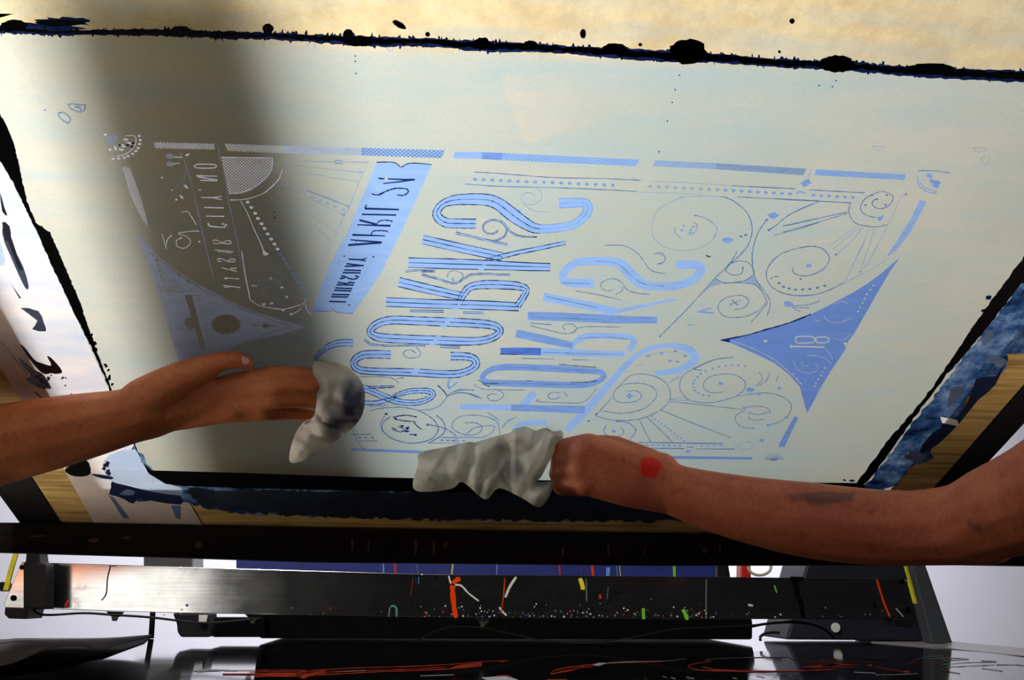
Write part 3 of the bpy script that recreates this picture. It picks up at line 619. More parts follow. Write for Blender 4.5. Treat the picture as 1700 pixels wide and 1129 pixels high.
lines('m', '1130,215 1160,260 1140,310 1090,345|1230,215 1200,290 1130,340|930,440 1130,410 1250,415 1350,445 1420,500 1430,560 1400,620 1320,680 1200,715|995,548 1080,535 1180,540 1235,580 1225,610|1000,570 940,600 905,640 930,700 1000,735 1090,740|1290,300 1310,245|300,490 600,520 980,565|300,470 400,478 500,480|200,565 530,700 870,830|1030,590 1120,612 1230,582|1025,620 1050,655 1110,665 1180,650', w=1.1)
lines('m', '0,872 400,878 800,882|0,925 220,928 430,930|540,932 900,935|450,912 480,918 515,912', w=1.3, sub=3); dotrow('m', (30,895), (390,905), 8, r=3, ry=1.6, mat='mid'); dotrow('m', (590,905), (770,898), 4, r=2.6, ry=1.6, mat='mid')
poly('m', '435,957 465,940 492,955 460,975', 'mid', 'ornament_lines', 3); poly('m', '1125,852 1155,832 1185,850 1155,872', 'mid', 'ornament_lines', 3)
lines('m', '930,905 960,875 1010,865 1060,880 1070,910 1020,940 960,940 930,905', w=1, mat='faint')
for k in range(9): t = -2.9+k*.33; line('m', '1270,1040 %.0f,%.0f' % (1270+95*cos(t), 1040+70*sin(t)), 1, 'line', sub=0)
# lower left rosette
lines('f', '440,210 600,205 740,230 850,280 920,340 950,400 930,460 870,510 760,540 650,540 530,505 450,450 420,400 440,340 500,295|310,240 370,222 440,210|945,0 1000,50 1035,100|1035,100 1080,65 1180,40 1290,45|1040,100 1130,70 1220,75 1350,120|930,280 990,330 1015,400 980,470 860,540|840,370 950,385 1060,430 1120,480', w=1.7)
lines('f', '750,232 880,225 960,190 1010,140 1035,100|460,268 420,330 405,380 430,440|300,200 400,192 480,180|1200,355 1290,350 1360,385 1340,440 1250,470 1160,450 1090,410 1080,360 1140,300 1260,278 1400,295 1500,340 1520,400 1530,470|1200,470 1290,400 1400,380 1480,385 1450,450 1370,490|1425,260 1520,325|1680,300 1600,340 1550,400|980,490 1380,490|850,540 1090,545|120,460 320,460|200,520 380,522|150,430 180,500 220,570 260,605|160,400 150,440', w=1.2)
lines('f', '520,300 640,280 750,298|540,315 620,332 740,340|720,345 760,390 800,415|740,465 680,460|945,0 1000,50 1030,95|510,400 560,410|520,415 600,440|570,380 640,420|600,430 680,432|640,400 680,390', w=1.7, mat='navy', lv=4); dots('f', '460,268 735,465 548,312 850,370', r=2.6, mat='navy'); dots('f', '610,383 660,405 650,430', r=3, mat='navy')
dots('f', '210,490 270,490 330,490 985,515 1040,518 1090,520 1190,520', r=3, ry=1.3, mat='line')
lines('c', '1385,515 1375,560 1388,597', w=3.4, mat='mid'); line('c', '1390,590 1430,560 1472,530', 2, 'mid'); poly('f', '1100,500 1130,490 1165,560 1100,585', 'faint', 'ornament_lines', 3)
lines('z', '0,170 20,172|60,215 140,210|-5,355 30,352|0,230 30,260|20,60 70,98|150,340 240,330 300,338', w=1.6, mat='faint')
# registration marks
lines('A', '318,490 345,487 375,492 400,490|318,490 335,510 375,525 395,515 400,490|270,532 300,528 330,555 322,575|270,532 290,560 320,578', w=1.9, mat='line'); dots('A', '210,515 322,575 398,492', r=1.8, mat='deep'); line('A', '350,500 375,505 380,520', 2, 'deep')
lines('h', '2190,-40 2300,-35 2260,-5 2210,-10 2190,-40', w=1, mat='faint'); lines('I', '1628,262 1644,258 1636,275 1628,262|1614,245 1638,246 1625,253 1614,245', w=1.1, mat='faint')
dots('I', '1128,125 1121,149 1116,170 1108,201 1382,144 1388,134 1360,142 590,93 590,102 591,122 1094,252 455,352 456,361 1329,463', r=1.6, mat='navy', grp='emulsion_layer', lv=5)

# ---- black blocking tape and its ragged ink edge
TG = 'blocking_tape'
top = [(0,48,12),(60,52,9),(130,53,9),(260,53,11),(370,57,12),(450,59,11),(540,64,14),(620,68,16),(720,70,13),(800,76,17),(900,79,13),(1000,86,15),(1100,92,18),(1180,95,16),(1280,103,15),(1360,107,15),(1420,110,15),(1500,117,16),(1600,122,18),(1720,127,20),(1820,132,20),(1960,139,19),(2140,148,20)]
tp = catmull([(-90,44,10)]+top, 14)
rnd = random.Random(5)
ribbon([(x, y+1, w*.95+rnd.uniform(-2, 4)) for x, y, w in tp], 'navytape', TG, 10)
ribbon([(x, y+rnd.uniform(-1.4, 1.6), max(3, w*.62+rnd.uniform(-3, 2.5))) for x, y, w in tp if not 30 < x < 60], 'black', TG, 11)
for k in range(330):
    x, y, w = tp[rnd.randrange(len(tp))]
    h = rnd.uniform(2, 7) * (1.3 if rnd.random() < .15 else 1); x += rnd.uniform(-4, 4)
    s_ = -1 if rnd.random() < .6 else 1
    blob(x, y+s_*w*.35, rnd.uniform(1.0, 3.2), h, 'navytape' if rnd.random() < .6 else 'black', TG, 10, .3, 9, rnd.uniform(-.2, .2), k)
for a in ((1142,86,31,21),(1138,98,16,8),(598,68,27,9),(578,56,8,8),(1390,106,29,14),(800,72,14,10),(881,75,12,8),(968,56,5,8),(445,48,9,9),(300,50,16,7),(24,42,22,9),(100,38,40,6),(1315,35,4.5,4.5),(1020,80,20,8),(1294,86,2.5,2.5),(710,57,4,4),(1545,114,40,9),(1063,74,3,3)):
    blob(*a, 'black', TG, 12, .09, 30)
blob(663, 41, 13, 5, 'black', TG, 12, .06, 20, .55)
faces_in.append(([(-30,22),(23,23),(2,29),(-30,32)], 12, 'black', TG))
for a in ((70,46,60,8),(110,36,44,7)): blob(*a, 'navytape', TG, 9, .3, 26)
lines('I', '515,66 510,72 518,84 524,70|633,68 648,86 655,70', w=1.2, mat='faint')
faces_in.append((ragged([(-60,150),(0,190),(12,210),(25,245),(35,290),(45,335),(60,370),(83,380+6),(99,422.5),(131,497),(163,589),(188,653),(200,690),(226,740),(236,768),(252,781),(247,786.5),(224,742),(186,660),(177,635),(152,578),(124,522),(88.6,447),(60,383),(20,300),(0,268),(-60,220)], .9, 4, 3), 10, 'black', 'side_tape'))
faces_in.append((ragged([(1712,415),(1700,426),(1631.5,518),(1592,578),(1553.6,635),(1515,685),(1472,734),(1440,778),(1421,804),(1433.6,806),(1456,780),(1500,718),(1546.5,655),(1572,622),(1596,596),(1650,530),(1700,465),(1730,430)], 1.1, 7, 4), 10, 'black', 'right_tape'))
faces_in.append(([(236,768),(244,775),(252,781),(400,785),(600,792),(817,796.5),(1100,799),(1430,802),(1436,806),(1420,826),(1200,824),(900,820),(600,815),(420,811),(303,807),(275,803.5),(247,786.5),(230,756)], 10, 'black', 'side_tape'))
for a in ((1641,494,5,4),(1633,516,4,3),(1614,548,3,3),(1415,798,5,2),(1402,797,3,1.5)): blob(a[0], a[1], a[2], a[3], 'navytape', TG, 9, .3, 12)
for k in range(46):
    t = rnd.random(); x, y = 60+(188-60)*t, 372+(653-372)*t; blob(x+rnd.uniform(2, 9), y-2, rnd.uniform(1, 3), rnd.uniform(1, 3.4), 'black', TG, 10, .3, 8, 0, k)
# ---- paper tape over the frame: white on the left, ink-stained on the right and along the far end
WL = [(-500,-150),(-60,150),(0,215),(30,290),(60,375),(124,522),(177,640),(230,748),(262,795),(300,806),(700,815),(1420,815),(1475,812),(1507.5,780),(1530,768),(1545,735),(1564,716.6),(1580,700),(1596,688),(1606,662),(1624,638.7),(1640,632),(1663,621),(1670,600),(1674,585.5),(1690,576),(1700,577),(1900,330),(2300,-100)]
base_far = []
TWL = 'paper_tape'
faces_in.append(([(-520,-60),(-60,150),(0,215),(60,375),(124,522),(177,640),(230,748),(262,797),(300,810),(340,880),(152,877),(106,779),(35,667),(0,607),(-140,372)], 6, 'white_tape', TWL))
faces_in.append((ragged([(224,738),(262,795),(300,806),(700,815),(1436,806),(1700,465),(1900,200),(1960,230),(1712,560),(1700,577),(1674,585.5),(1668,612),(1663,621),(1624,638.7),(1606,662),(1596,688),(1564,716.6),(1545,735),(1548,760),(1507.5,780),(1490,806),(1471,812),(1440,850),(1100,866),(860,864),(700,862),(560,858),(423,855),(353,846),(300,834),(229,832),(205,812),(190,798),(214,760)], 2.6, 7, 9), 7, 'stained', TWL))
faces_in.append((ragged([(305,812),(700,816),(1436,808),(1450,840),(1100,866),(860,864),(700,862),(560,858),(423,853),(340,842)], 3.5, 6, 13), 8, 'shaded_ink', TWL))  # darker strip standing in for shade along the far end
poly('F', '640,690 790,655 850,760 960,850 1058,880 1058,925 900,905 730,865 650,840 600,760', 'pale_tape', TWL, 8, 2)
poly('F', '660,840 760,872 910,905 1058,930 1058,980 900,960 820,940 780,975 730,950 680,930 640,920 650,880', 'ink_blot', TWL, 8, 2)
poly('F', '745,890 790,905 770,925 700,920', 'ink_wash', TWL, 9, 2); poly('F', '635,925 665,935 760,1060 720,1060', 'ink_wash', TWL, 8)
poly('F', '380,775 500,715 530,800 440,815', 'black', TWL, 8, 3); poly('F', '530,800 600,805 660,818 655,832 590,825', 'ink_blot', TWL, 9, 2); poly('F', '1000,985 1058,985 1058,1065 1030,1060', 'ink_wash', TWL, 8)
for a in ((177,772,5,5),(180,785,4,6),(172,778,3,3)): blob(*a, 'ink_blot', TWL, 9, .4, 12)
poly('F', '120,45 145,60 200,130 240,150 300,165 275,110 310,130 365,200 330,215 300,210 260,215 215,180 160,110', 'ink_blot', TWL, 9, 3)
poly('F', '115,120 200,190 250,215 300,295 270,300 215,290 150,245 180,225 130,160', 'ink_wash', TWL, 8, 3)
for k in range(16): blob(60+rnd.uniform(0, 50), 610+rnd.uniform(0, 40), rnd.uniform(1, 4), rnd.uniform(1, 3), 'ink_blot', TWL, 9, .4, 9, .8, k)
lines('F', '0,20 60,90 160,215', w=1.4, mat='ink_wash', grp=TWL, lv=9); lines('F', '205,320 260,370', w=2, mat='ink_blot', grp=TWL, lv=9); poly('F', '410,325 440,340 445,355 425,350', 'ink_blot', TWL, 9)
poly('D', '10,0 40,10 75,110 110,180 135,270 120,280 85,210 50,130 20,60', 'ink_wash', TWL, 8, 2); poly('D', '20,0 45,20 80,120 105,190 90,190 60,120', 'ink_blot', TWL, 9, 2)
poly('D', '95,370 180,385 205,440 215,480 150,470 175,430', 'ink_wash', TWL, 8, 2); poly('D', '50,255 100,325 90,325', 'ink_blot', TWL, 9)
poly('A', '0,900 20,970 35,1010 10,990', 'ink_blot', TWL, 9, 2); poly('A', '10,1040 45,1060 50,1120 25,1125', 'ink_blot', TWL, 9, 2)
poly('D', '0,60 25,150 0,170', 'pale_tape', TWL, 8, 2)
# pale patches and dark drips on the stained side
for a in ((1655,600,14,9,.4),(1585,655,8,22,.7),(1520,760,18,10,.3),(1640,560,6,14,.6)): blob(a[0], a[1], a[2], a[3], 'ink_wash', TWL, 8, .35, 16, a[4])
poly('E', '1620,590 1560,690 1470,700 1440,800 1380,880 1260,960 1200,1050 1290,1010 1400,900 1480,800 1560,730', 'ink_blot', TWL, 8, 2)
poly('E', '1300,880 1380,895 1390,925 1310,910', 'white_tape', TWL, 9)

def wedge_low(x): return 240-(x-872)*.31 if x < 1000 else 200.3-15*(1-math.exp(-(x-1000)/60.))
xs_ = [828+14*i for i in range(29)]
for xa, xb in zip(xs_, xs_[1:]):
    la = 122+(xa-828)*2.68 if xa < 872 else wedge_low(xa); lb = 122+(xb-828)*2.68 if xb < 872 else wedge_low(xb)
    for j in range(4):
        t0, t1 = j/4, (j+1)/4; faces_in.append(([(xa, 121+(la-121)*t0), (xb, 121+(lb-121)*t0), (xb, 121+(lb-121)*t1), (xa, 121+(la-121)*t1)], 1, 'emulsion', 'emulsion_patch'))
def pxof(u, v):
    q = R.transposed()@UV(u, v); return (CX+FPX*q.x/-q.z, CY-FPX*q.y/-q.z)
faces_in.append((ragged([pxof(.4835, .505), pxof(.4825, .19), pxof(.496, .19), pxof(.498, .505)], 1.2, 12, 31), 10, 'black', 'right_tape'))
faces_in.append((ragged([pxof(.492, .60), pxof(.492, .19), pxof(.538, .19), pxof(.548, .60)], 3, 12, 32), 6, 'stained', TWL))
faces_in.append((ragged([pxof(-.328, .42), pxof(-.328, .19), pxof(-.316, .19), pxof(-.314, .42)], 1.2, 12, 33), 9, 'black', 'side_tape'))
faces_in.append(([pxof(-.4035, .60), pxof(-.4035, .17), pxof(-.325, .17), pxof(-.322, .45)], 5, 'white_tape', TWL))
# ---- triangulate everything into one flat sheet, then split by part
u_l, u_r, v_n, v_f = -.4035, .575, .16, .9685
pts2, fin, meta = [], [], []
def addface(p, lv, mat, grp, uvin=False):
    q = p if uvin else [suv(*x[:2]) for x in p]
    q = [(min(max(a, u_l), u_r), min(max(b, v_n), v_f)) for a, b in q]
    clean = []
    for x in q:
        if not clean or abs(x[0]-clean[-1][0])+abs(x[1]-clean[-1][1]) > 2e-5: clean.append(x)
    if len(clean) > 2 and abs(clean[0][0]-clean[-1][0])+abs(clean[0][1]-clean[-1][1]) < 2e-5: clean.pop()
    if len(clean) < 3: return
    s = len(pts2); pts2.extend(Vector(x) for x in clean); fin.append(list(range(s, s+len(clean)))); meta.append((lv, mat, grp))
gx, gy = 44, 36
for i in range(gx):
    for k in range(gy):
        a0, a1 = -.374+.894*i/gx, -.374+.894*(i+1)/gx; b0, b1 = v_n+(.875-v_n)*k/gy, v_n+(.875-v_n)*(k+1)/gy
        addface([(a0,b0),(a1,b0),(a1,b1),(a0,b1)], 0, 'emulsion', 'emulsion_layer', True)
for f in faces_in: addface(*f)
def pin(x, y, pg):
    c = False; j = len(pg)-1
    for i in range(len(pg)):
        if (pg[i][1] > y) != (pg[j][1] > y) and x < (pg[j][0]-pg[i][0])*(y-pg[i][1])/(pg[j][1]-pg[i][1])+pg[i][0]: c = not c
        j = i
    return c
def clip(p, ax, lim, sign):
    out = []; n = len(p)
    for i in range(n):
        a, b = p[i], p[(i+1) % n]; da, db = (a[ax]-lim)*sign, (b[ax]-lim)*sign
        if da >= 0: out.append(a)
        if (da >= 0) != (db >= 0):
            t = da/(da-db); q = [a[0]+(b[0]-a[0])*t, a[1]+(b[1]-a[1])*t]; q[ax] = lim; out.append(tuple(q))
    return out
V2, groups = [], {}
polys = [[tuple(pts2[i]) for i in f] for f in fin]
bbs = [(min(q[0] for q in p), max(q[0] for q in p), min(q[1] for q in p), max(q[1] for q in p)) for p in polys]
NU, NV = 22, 18
for iu in range(NU):
    for iv in range(NV):
        a0, a1 = u_l+(u_r-u_l)*iu/NU, u_l+(u_r-u_l)*(iu+1)/NU; b0, b1 = v_n+(v_f-v_n)*iv/NV, v_n+(v_f-v_n)*(iv+1)/NV
        tv, tf, tm, tp_ = [], [], [], []
        for p, bb, mt in zip(polys, bbs, meta):
            if bb[1] <= a0 or bb[0] >= a1 or bb[3] <= b0 or bb[2] >= b1: continue
            q = p
            if bb[0] < a0: q = clip(q, 0, a0, 1)
            if bb[1] > a1 and q: q = clip(q, 0, a1, -1)
            if bb[2] < b0 and q: q = clip(q, 1, b0, 1)
            if bb[3] > b1 and q: q = clip(q, 1, b1, -1)
            c = []
            for x in q:
                if not c or abs(x[0]-c[-1][0])+abs(x[1]-c[-1][1]) > 1e-5: c.append(x)
            if len(c) > 2 and abs(c[0][0]-c[-1][0])+abs(c[0][1]-c[-1][1]) < 1e-5: c.pop()
            if len(c) < 3: continue
            ar = sum(c[i-1][0]*c[i][1]-c[i][0]*c[i-1][1] for i in range(len(c)))
            if abs(ar) < 2e-9: continue
            if ar < 0: c = c[::-1]
            s_ = len(tv); tp_.append((c, min(x[0] for x in c), max(x[0] for x in c), min(x[1] for x in c), max(x[1] for x in c))); tv.extend(Vector(x) for x in c); tf.append(list(range(s_, s_+len(c)))); tm.append(mt)
        if not tf: continue
        vv, ee, ff, _1, _2, of = delaunay_2d_cdt(tv, [], tf, 1, 2e-6)
        order = sorted(range(len(tm)), key=lambda i: -tm[i][0])
        base_i = len(V2); V2.extend(vv)
        for f, o in zip(ff, of):
            cx_ = sum(vv[i].x for i in f)/len(f); cy_ = sum(vv[i].y for i in f)/len(f)
            for i in order:
                c, xa, xb, ya, yb = tp_[i]
                if xa <= cx_ <= xb and ya <= cy_ <= yb and pin(cx_, cy_, c): break
            else: continue
            lv, mat, grp = tm[i]
            groups.setdefault(grp, []).append(([i+base_i for i in f], mat))
def project_haze(u, v, patch=False):
    p = UV(u, v); q = R.transposed()@p; px = CX+FPX*q.x/-q.z; py = CY-FPX*q.y/-q.z
    h = 0.0
    def sm(x, a, b): t = min(1, max(0, (x-a)/(b-a))); return t*t*(3-2*t)
    # dried ink wash over the printing area; the pale wedge is a patch of its own
    h = .42*sm(py, 84, 120)*sm(px, 300, 480)*(1-sm(px, 1150, 1500)*.5)
    if patch: h *= sm(px, 900, 1180)
    h += .25*(1-abs((py-110-(px-700)*.05)/40)) if abs(py-110-(px-700)*.05) < 40 else 0
    h += .35*sm(py, 560, 760)*sm(px, 560, 700)*(1-sm(px, 1250, 1420))
    return min(1, h*.9)
pname = {'emulsion_patch': 'emulsion_patch', 'emulsion_layer': 'emulsion_layer', 'lettering': 'stencil_lettering', 'date_banner': 'date_banner', 'ornament_lines': 'stencil_ornament', 'border_band': 'border_band',
         'left_corner_panel': 'corner_panel', 'right_corner_panel': 'corner_panel', 'blocking_tape': 'blocking_tape', 'paper_tape': 'paper_tape', 'side_tape': 'blocking_tape', 'right_tape': 'blocking_tape'}
plab = {'left_corner_panel': 'grey-looking corner triangle with rosette', 'right_corner_panel': 'blue corner triangle with the number 18', 'blocking_tape': 'ragged black blocking tape',
        'date_banner': 'light blue banner with navy date lettering'}
parts = {}
for g, fl in groups.items():
    idx = {}; vs = []; fs = []; mk = []; mi = []
    for f, mat in fl:
        ff = []
        for i in f:
            if i not in idx: idx[i] = len(vs); vs.append(UV(V2[i].x, V2[i].y, 0))
            ff.append(idx[i])
        if mat not in mk: mk.append(mat)
        fs.append(ff); mi.append(mk.index(mat))
    me = bpy.data.meshes.new('m'); me.from_pydata(vs, [], fs); me.update()
    for p, m_ in zip(me.polygons, mi): p.material_index = m_
    if 'emulsion' in mk:
        at = me.attributes.new('haze', 'FLOAT', 'POINT')
        inv = {j: i for i, j in idx.items()}
        ac = me.attributes.new('cream', 'FLOAT', 'POINT')
        for j in range(len(vs)):
            at.data[j].value = project_haze(V2[inv[j]].x, V2[inv[j]].y, g == 'emulsion_patch')
            p_ = UV(V2[inv[j]].x, V2[inv[j]].y); q_ = R.transposed()@p_; x_ = CX+FPX*q_.x/-q_.z; y_ = CY-FPX*q_.y/-q_.z
            ac.data[j].value = 1-min(1, max(0, (y_-(44+x_*.046))/14))
    o = link('letter' if g[:6] == 'letter' and g != 'lettering' else 'border_band' if g[:6] == 'border' else pname[g], me, [M[k] for k in mk], screen)
    if g in plab: o['label'] = plab[g]
# ---- wooden frame lying on the upper side of the sheet
WO = .0006
for nm, a in (('frame_rail', (-.4400,-.374,.10,.9725,WO,.042)), ('frame_rail', (.520,.5705,.10,.9725,WO,.042)), ('frame_rail', (-.374,.520,.876,.9725,WO,.042)), ('frame_rail', (-.374,.520,.06,.17,WO,.042))):
    link(nm, uvbox(*a, bevel=.0006), M['wood'], screen)
# the clamping channels that hold the frame left and right
press = thing('screen_press', 'dark steel screen-printing press frame clamping the tilted screen', 'printing press', atY(850, 925, 1.1))
link('clamp_channel', slab([UV(-.4405,.08,.001),UV(-.4405,.985,.001),UV(-.492,.985,.004),UV(-.492,.08,.004)], N*.05, .0015), M['press_dark'], press)
link('clamp_channel', slab([UV(.5715,.08,.001),UV(.5715,.985,.001),UV(.612,.985,.004),UV(.612,.08,.004)], N*.05, .0015), M['press_dark'], press)
# unseen plate, added above the screen to shade a strip of mesh
link('shade_plate', slab([UV(-.283,.215,.10),UV(-.300,.95,.10),UV(-.100,.95,.10),UV(-.160,.215,.10)], N*.03, .004), M['press_dark'], press)
# ================================================================== the two bare arms and their rags
def capsule(bm, p, q, r0, r1):
    t = bmesh.new()
    for c, r in ((p, r0), (q, r1)):
        bmesh.ops.create_icosphere(t, subdivisions=2, radius=r, matrix=Matrix.Translation(c))
    h = bmesh.ops.convex_hull(t, input=list(t.verts))
    bmesh.ops.delete(t, geom=[v for v in t.verts if not v.link_faces], context='VERTS')
    m = bpy.data.meshes.new('t'); t.to_mesh(m); t.free(); bm.from_mesh(m); bpy.data.meshes.remove(m)
def chain(bm, pts, sub=1):
    """pts: (px, py, depth, radius_px)"""
    P = catmull(pts, sub) if sub > 1 else pts
    for a, b in zip(P, P[1:]):
        capsule(bm, dep(*a[:3]), dep(*b[:3]), a[3]*a[2]/FPX, b[3]*b[2]/FPX)
def body(name, bm, mat, label, loc, vox=.0022, smooth=14):
    me = bpy.data.meshes.new('m'); bm.to_mesh(me); bm.free()
    o = link(name, me, mat, origin=loc)
    r = o.modifiers.new('remesh', 'REMESH'); r.mode = 'VOXEL'; r.voxel_size = vox; r.use_smooth_shade = True
    s = o.modifiers.new('smooth', 'SMOOTH'); s.factor = .6; s.iterations = smooth
    tag(o, label, 'person'); return o
def spots(mat, o, lst):
    """paint marks on the skin: (centre, radius, colour, strength, stretch)"""
    t = mat.node_tree; p = next(n for n in t.nodes if n.type == 'BSDF_PRINCIPLED'); src = p.inputs['Base Color'].links[0].from_socket
    tc = t.nodes.new('ShaderNodeTexCoord')
    nz = t.nodes.new('ShaderNodeTexNoise'); nz.inputs['Scale'].default_value = 120; t.links.new(tc.outputs['Object'], nz.inputs['Vector'])
    for c, r, col, k, st in lst:
        c = c-o.location
        sub = t.nodes.new('ShaderNodeVectorMath'); sub.operation = 'SUBTRACT'; t.links.new(tc.outputs['Object'], sub.inputs[0]); sub.inputs[1].default_value = c
        sc = t.nodes.new('ShaderNodeVectorMath'); sc.operation = 'MULTIPLY'; t.links.new(sub.outputs[0], sc.inputs[0]); sc.inputs[1].default_value = st
        ln = t.nodes.new('ShaderNodeVectorMath'); ln.operation = 'LENGTH'; t.links.new(sc.outputs[0], ln.inputs[0])
        ad = t.nodes.new('ShaderNodeMath'); ad.operation = 'MULTIPLY_ADD'; t.links.new(nz.outputs['Fac'], ad.inputs[0]); ad.inputs[1].default_value = -r*.9; t.links.new(ln.outputs['Value'], ad.inputs[2])
        mr = t.nodes.new('ShaderNodeMapRange'); t.links.new(ad.outputs[0], mr.inputs[0])
        mr.inputs[1].default_value = r*.62; mr.inputs[2].default_value = r*.30; mr.inputs[3].default_value = 0; mr.inputs[4].default_value = k
        mx = t.nodes.new('ShaderNodeMix'); mx.data_type = 'RGBA'; t.links.new(mr.outputs[0], mx.inputs[0]); t.links.new(src, mx.inputs[6]); mx.inputs[7].default_value = col
        src = mx.outputs[2]
    t.links.new(src, p.inputs['Base Color'])

bm = bmesh.new()
chain(bm, [(-1150,870,.80,118),(-650,840,.77,104),(-330,800,.76,92),(-180,775,.78,86),(-60,750,.79,76),(0,737,.795,69),(70,722,.795,64),(140,707,.795,57),(200,694,.793,49),(240,682,.792,44)], 2)
chain(bm, [(200,700,.80,42),(250,690,.80,40),(300,676,.80,33)])
# heel of the hand and ball of the thumb
chain(bm, [(235,668,.79,40),(272,644,.785,34),(312,622,.782,27),(350,609,.78,20)], 2)
for y0, y1, r0, r1 in ((662,640,30,22),(672,652,30,20),(684,668,28,18),(694,684,24,16)):
    chain(bm, [(248,y0+4,.797,r0),(310,y0,.80,r0-4),(392,y1,.797,r1)])
# thumb
chain(bm, [(305,628,.782,25),(348,604,.777,19),(388,596,.775,15.5),(410,603,.78,13)])
# fingers, slightly bent at each knuckle
for pts in ([(392,636,.795,19),(452,622,.792,16),(505,622,.802,14.5),(545,634,.812,13)],
            [(392,652,.795,19),(462,640,.788,16.5),(522,640,.80,15),(572,652,.813,13)],
            [(390,670,.797,18),(458,663,.792,16),(516,664,.803,14.5),(564,674,.815,12.5)],
            [(385,688,.80,16),(440,686,.80,13.5),(486,686,.81,12),(522,692,.818,11)]):
    chain(bm, pts)
armL = body('person', bm, M['skinL'], 'bare arm from the left edge, hand flat with thumb up, wiping the screen', dep(-180, 775, .78), smooth=10)
spots(M['skinL'], armL, [(dep(72, 690, .755), .0035, srgb(120,40,30), .8, (1,1,1)), (dep(75, 707, .753), .0035, srgb(110,40,30), .8, (1,1,1)), (dep(174, 686, .76), .003, srgb(110,46,30), .8, (1,1,1)),
                         (dep(143, 681, .765), .003, srgb(120,50,34), .6, (1,1,1)), (dep(30, 716, .75), .003, srgb(110,46,30), .6, (1,1,1))])
def nail(px, py, d, rx, ry, rot, parent):
    bmn = bmesh.new(); bmesh.ops.create_icosphere(bmn, subdivisions=3, radius=1)
    r = ray(px, py).normalized(); x = (R@Vector((cos(rot), sin(rot), 0))); y = r.cross(x).normalized(); x = y.cross(r)
    k = d/FPX
    for v in bmn.verts: v.co = dep(px, py, d)+x*v.co.x*rx*k+y*v.co.y*ry*k+r*v.co.z*.0018
    me = bpy.data.meshes.new('m'); bmn.to_mesh(me); bmn.free()
    for p in me.polygons: p.use_smooth = True
    return link('thumbnail', me, M['nail'], parent)
nail(405, 599, .7735, 9, 7, -.4, armL)

bm = bmesh.new()
chain(bm, [(3300,180,.50,230),(2650,330,.50,205),(2350,450,.53,180),(2150,560,.56,150),(1980,660,.61,128),(1840,760,.66,104),(1740,818,.71,90),(1660,848,.76,78),(1605,868,.79,68),(1520,876,.82,62),(1430,873,.845,64),(1347,864,.865,64),(1270,852,.88,59),(1200,837,.893,53),(1140,820,.902,46),(1095,803,.905,41)], 2)
chain(bm, [(1640,890,.775,48),(1590,892,.80,46),(1530,884,.825,52)])
for y0, y1, r0, r1 in ((778,744,32,26),(792,762,34,25),(806,782,34,25),(816,802,32,23)):
    chain(bm, [(1098,y0+4,.902,r0),(1040,y0-6,.90,r0),(978,y1,.895,r1)])
# fingers closing on the rag
for x, y in ((972,742),(966,762),(964,782),(970,802)):
    chain(bm, [(x,y,.893,23),(x-34,y+3,.903,18),(x-38,y+5,.925,16),(x-8,y+3,.928,14)])
# thumb over the top of the rag
chain(bm, [(1075,772,.905,30),(1020,746,.912,24),(972,735,.915,18),(938,738,.918,15)])
armR = body('person', bm, M['skinR'], 'bare bent arm from the right edge, hand clenched on a rag, red paint on wrist', dep(1740, 808, .71), smooth=10)
spots(M['skinR'], armR, [(dep(1082, 774, .878), .0135, srgb(214,30,12), 1, (1,1,1)), (dep(1350, 822, .83), .020, srgb(84,56,48), .75, (.45,1,1.9)), (dep(1440, 838, .80), .016, srgb(84,52,46), .7, (.8,1,1.4)),
                         (dep(1300, 800, .855), .008, srgb(70,50,50), .7, (.6,1,2)), (dep(1596, 880, .735), .015, srgb(76,46,40), .6, (1,1,1)), (dep(950, 738, .875), .008, srgb(30,26,36), .9, (1,1,1)), (dep(1330, 862, .82), .01, srgb(86,50,42), .5, (1,1,1))])

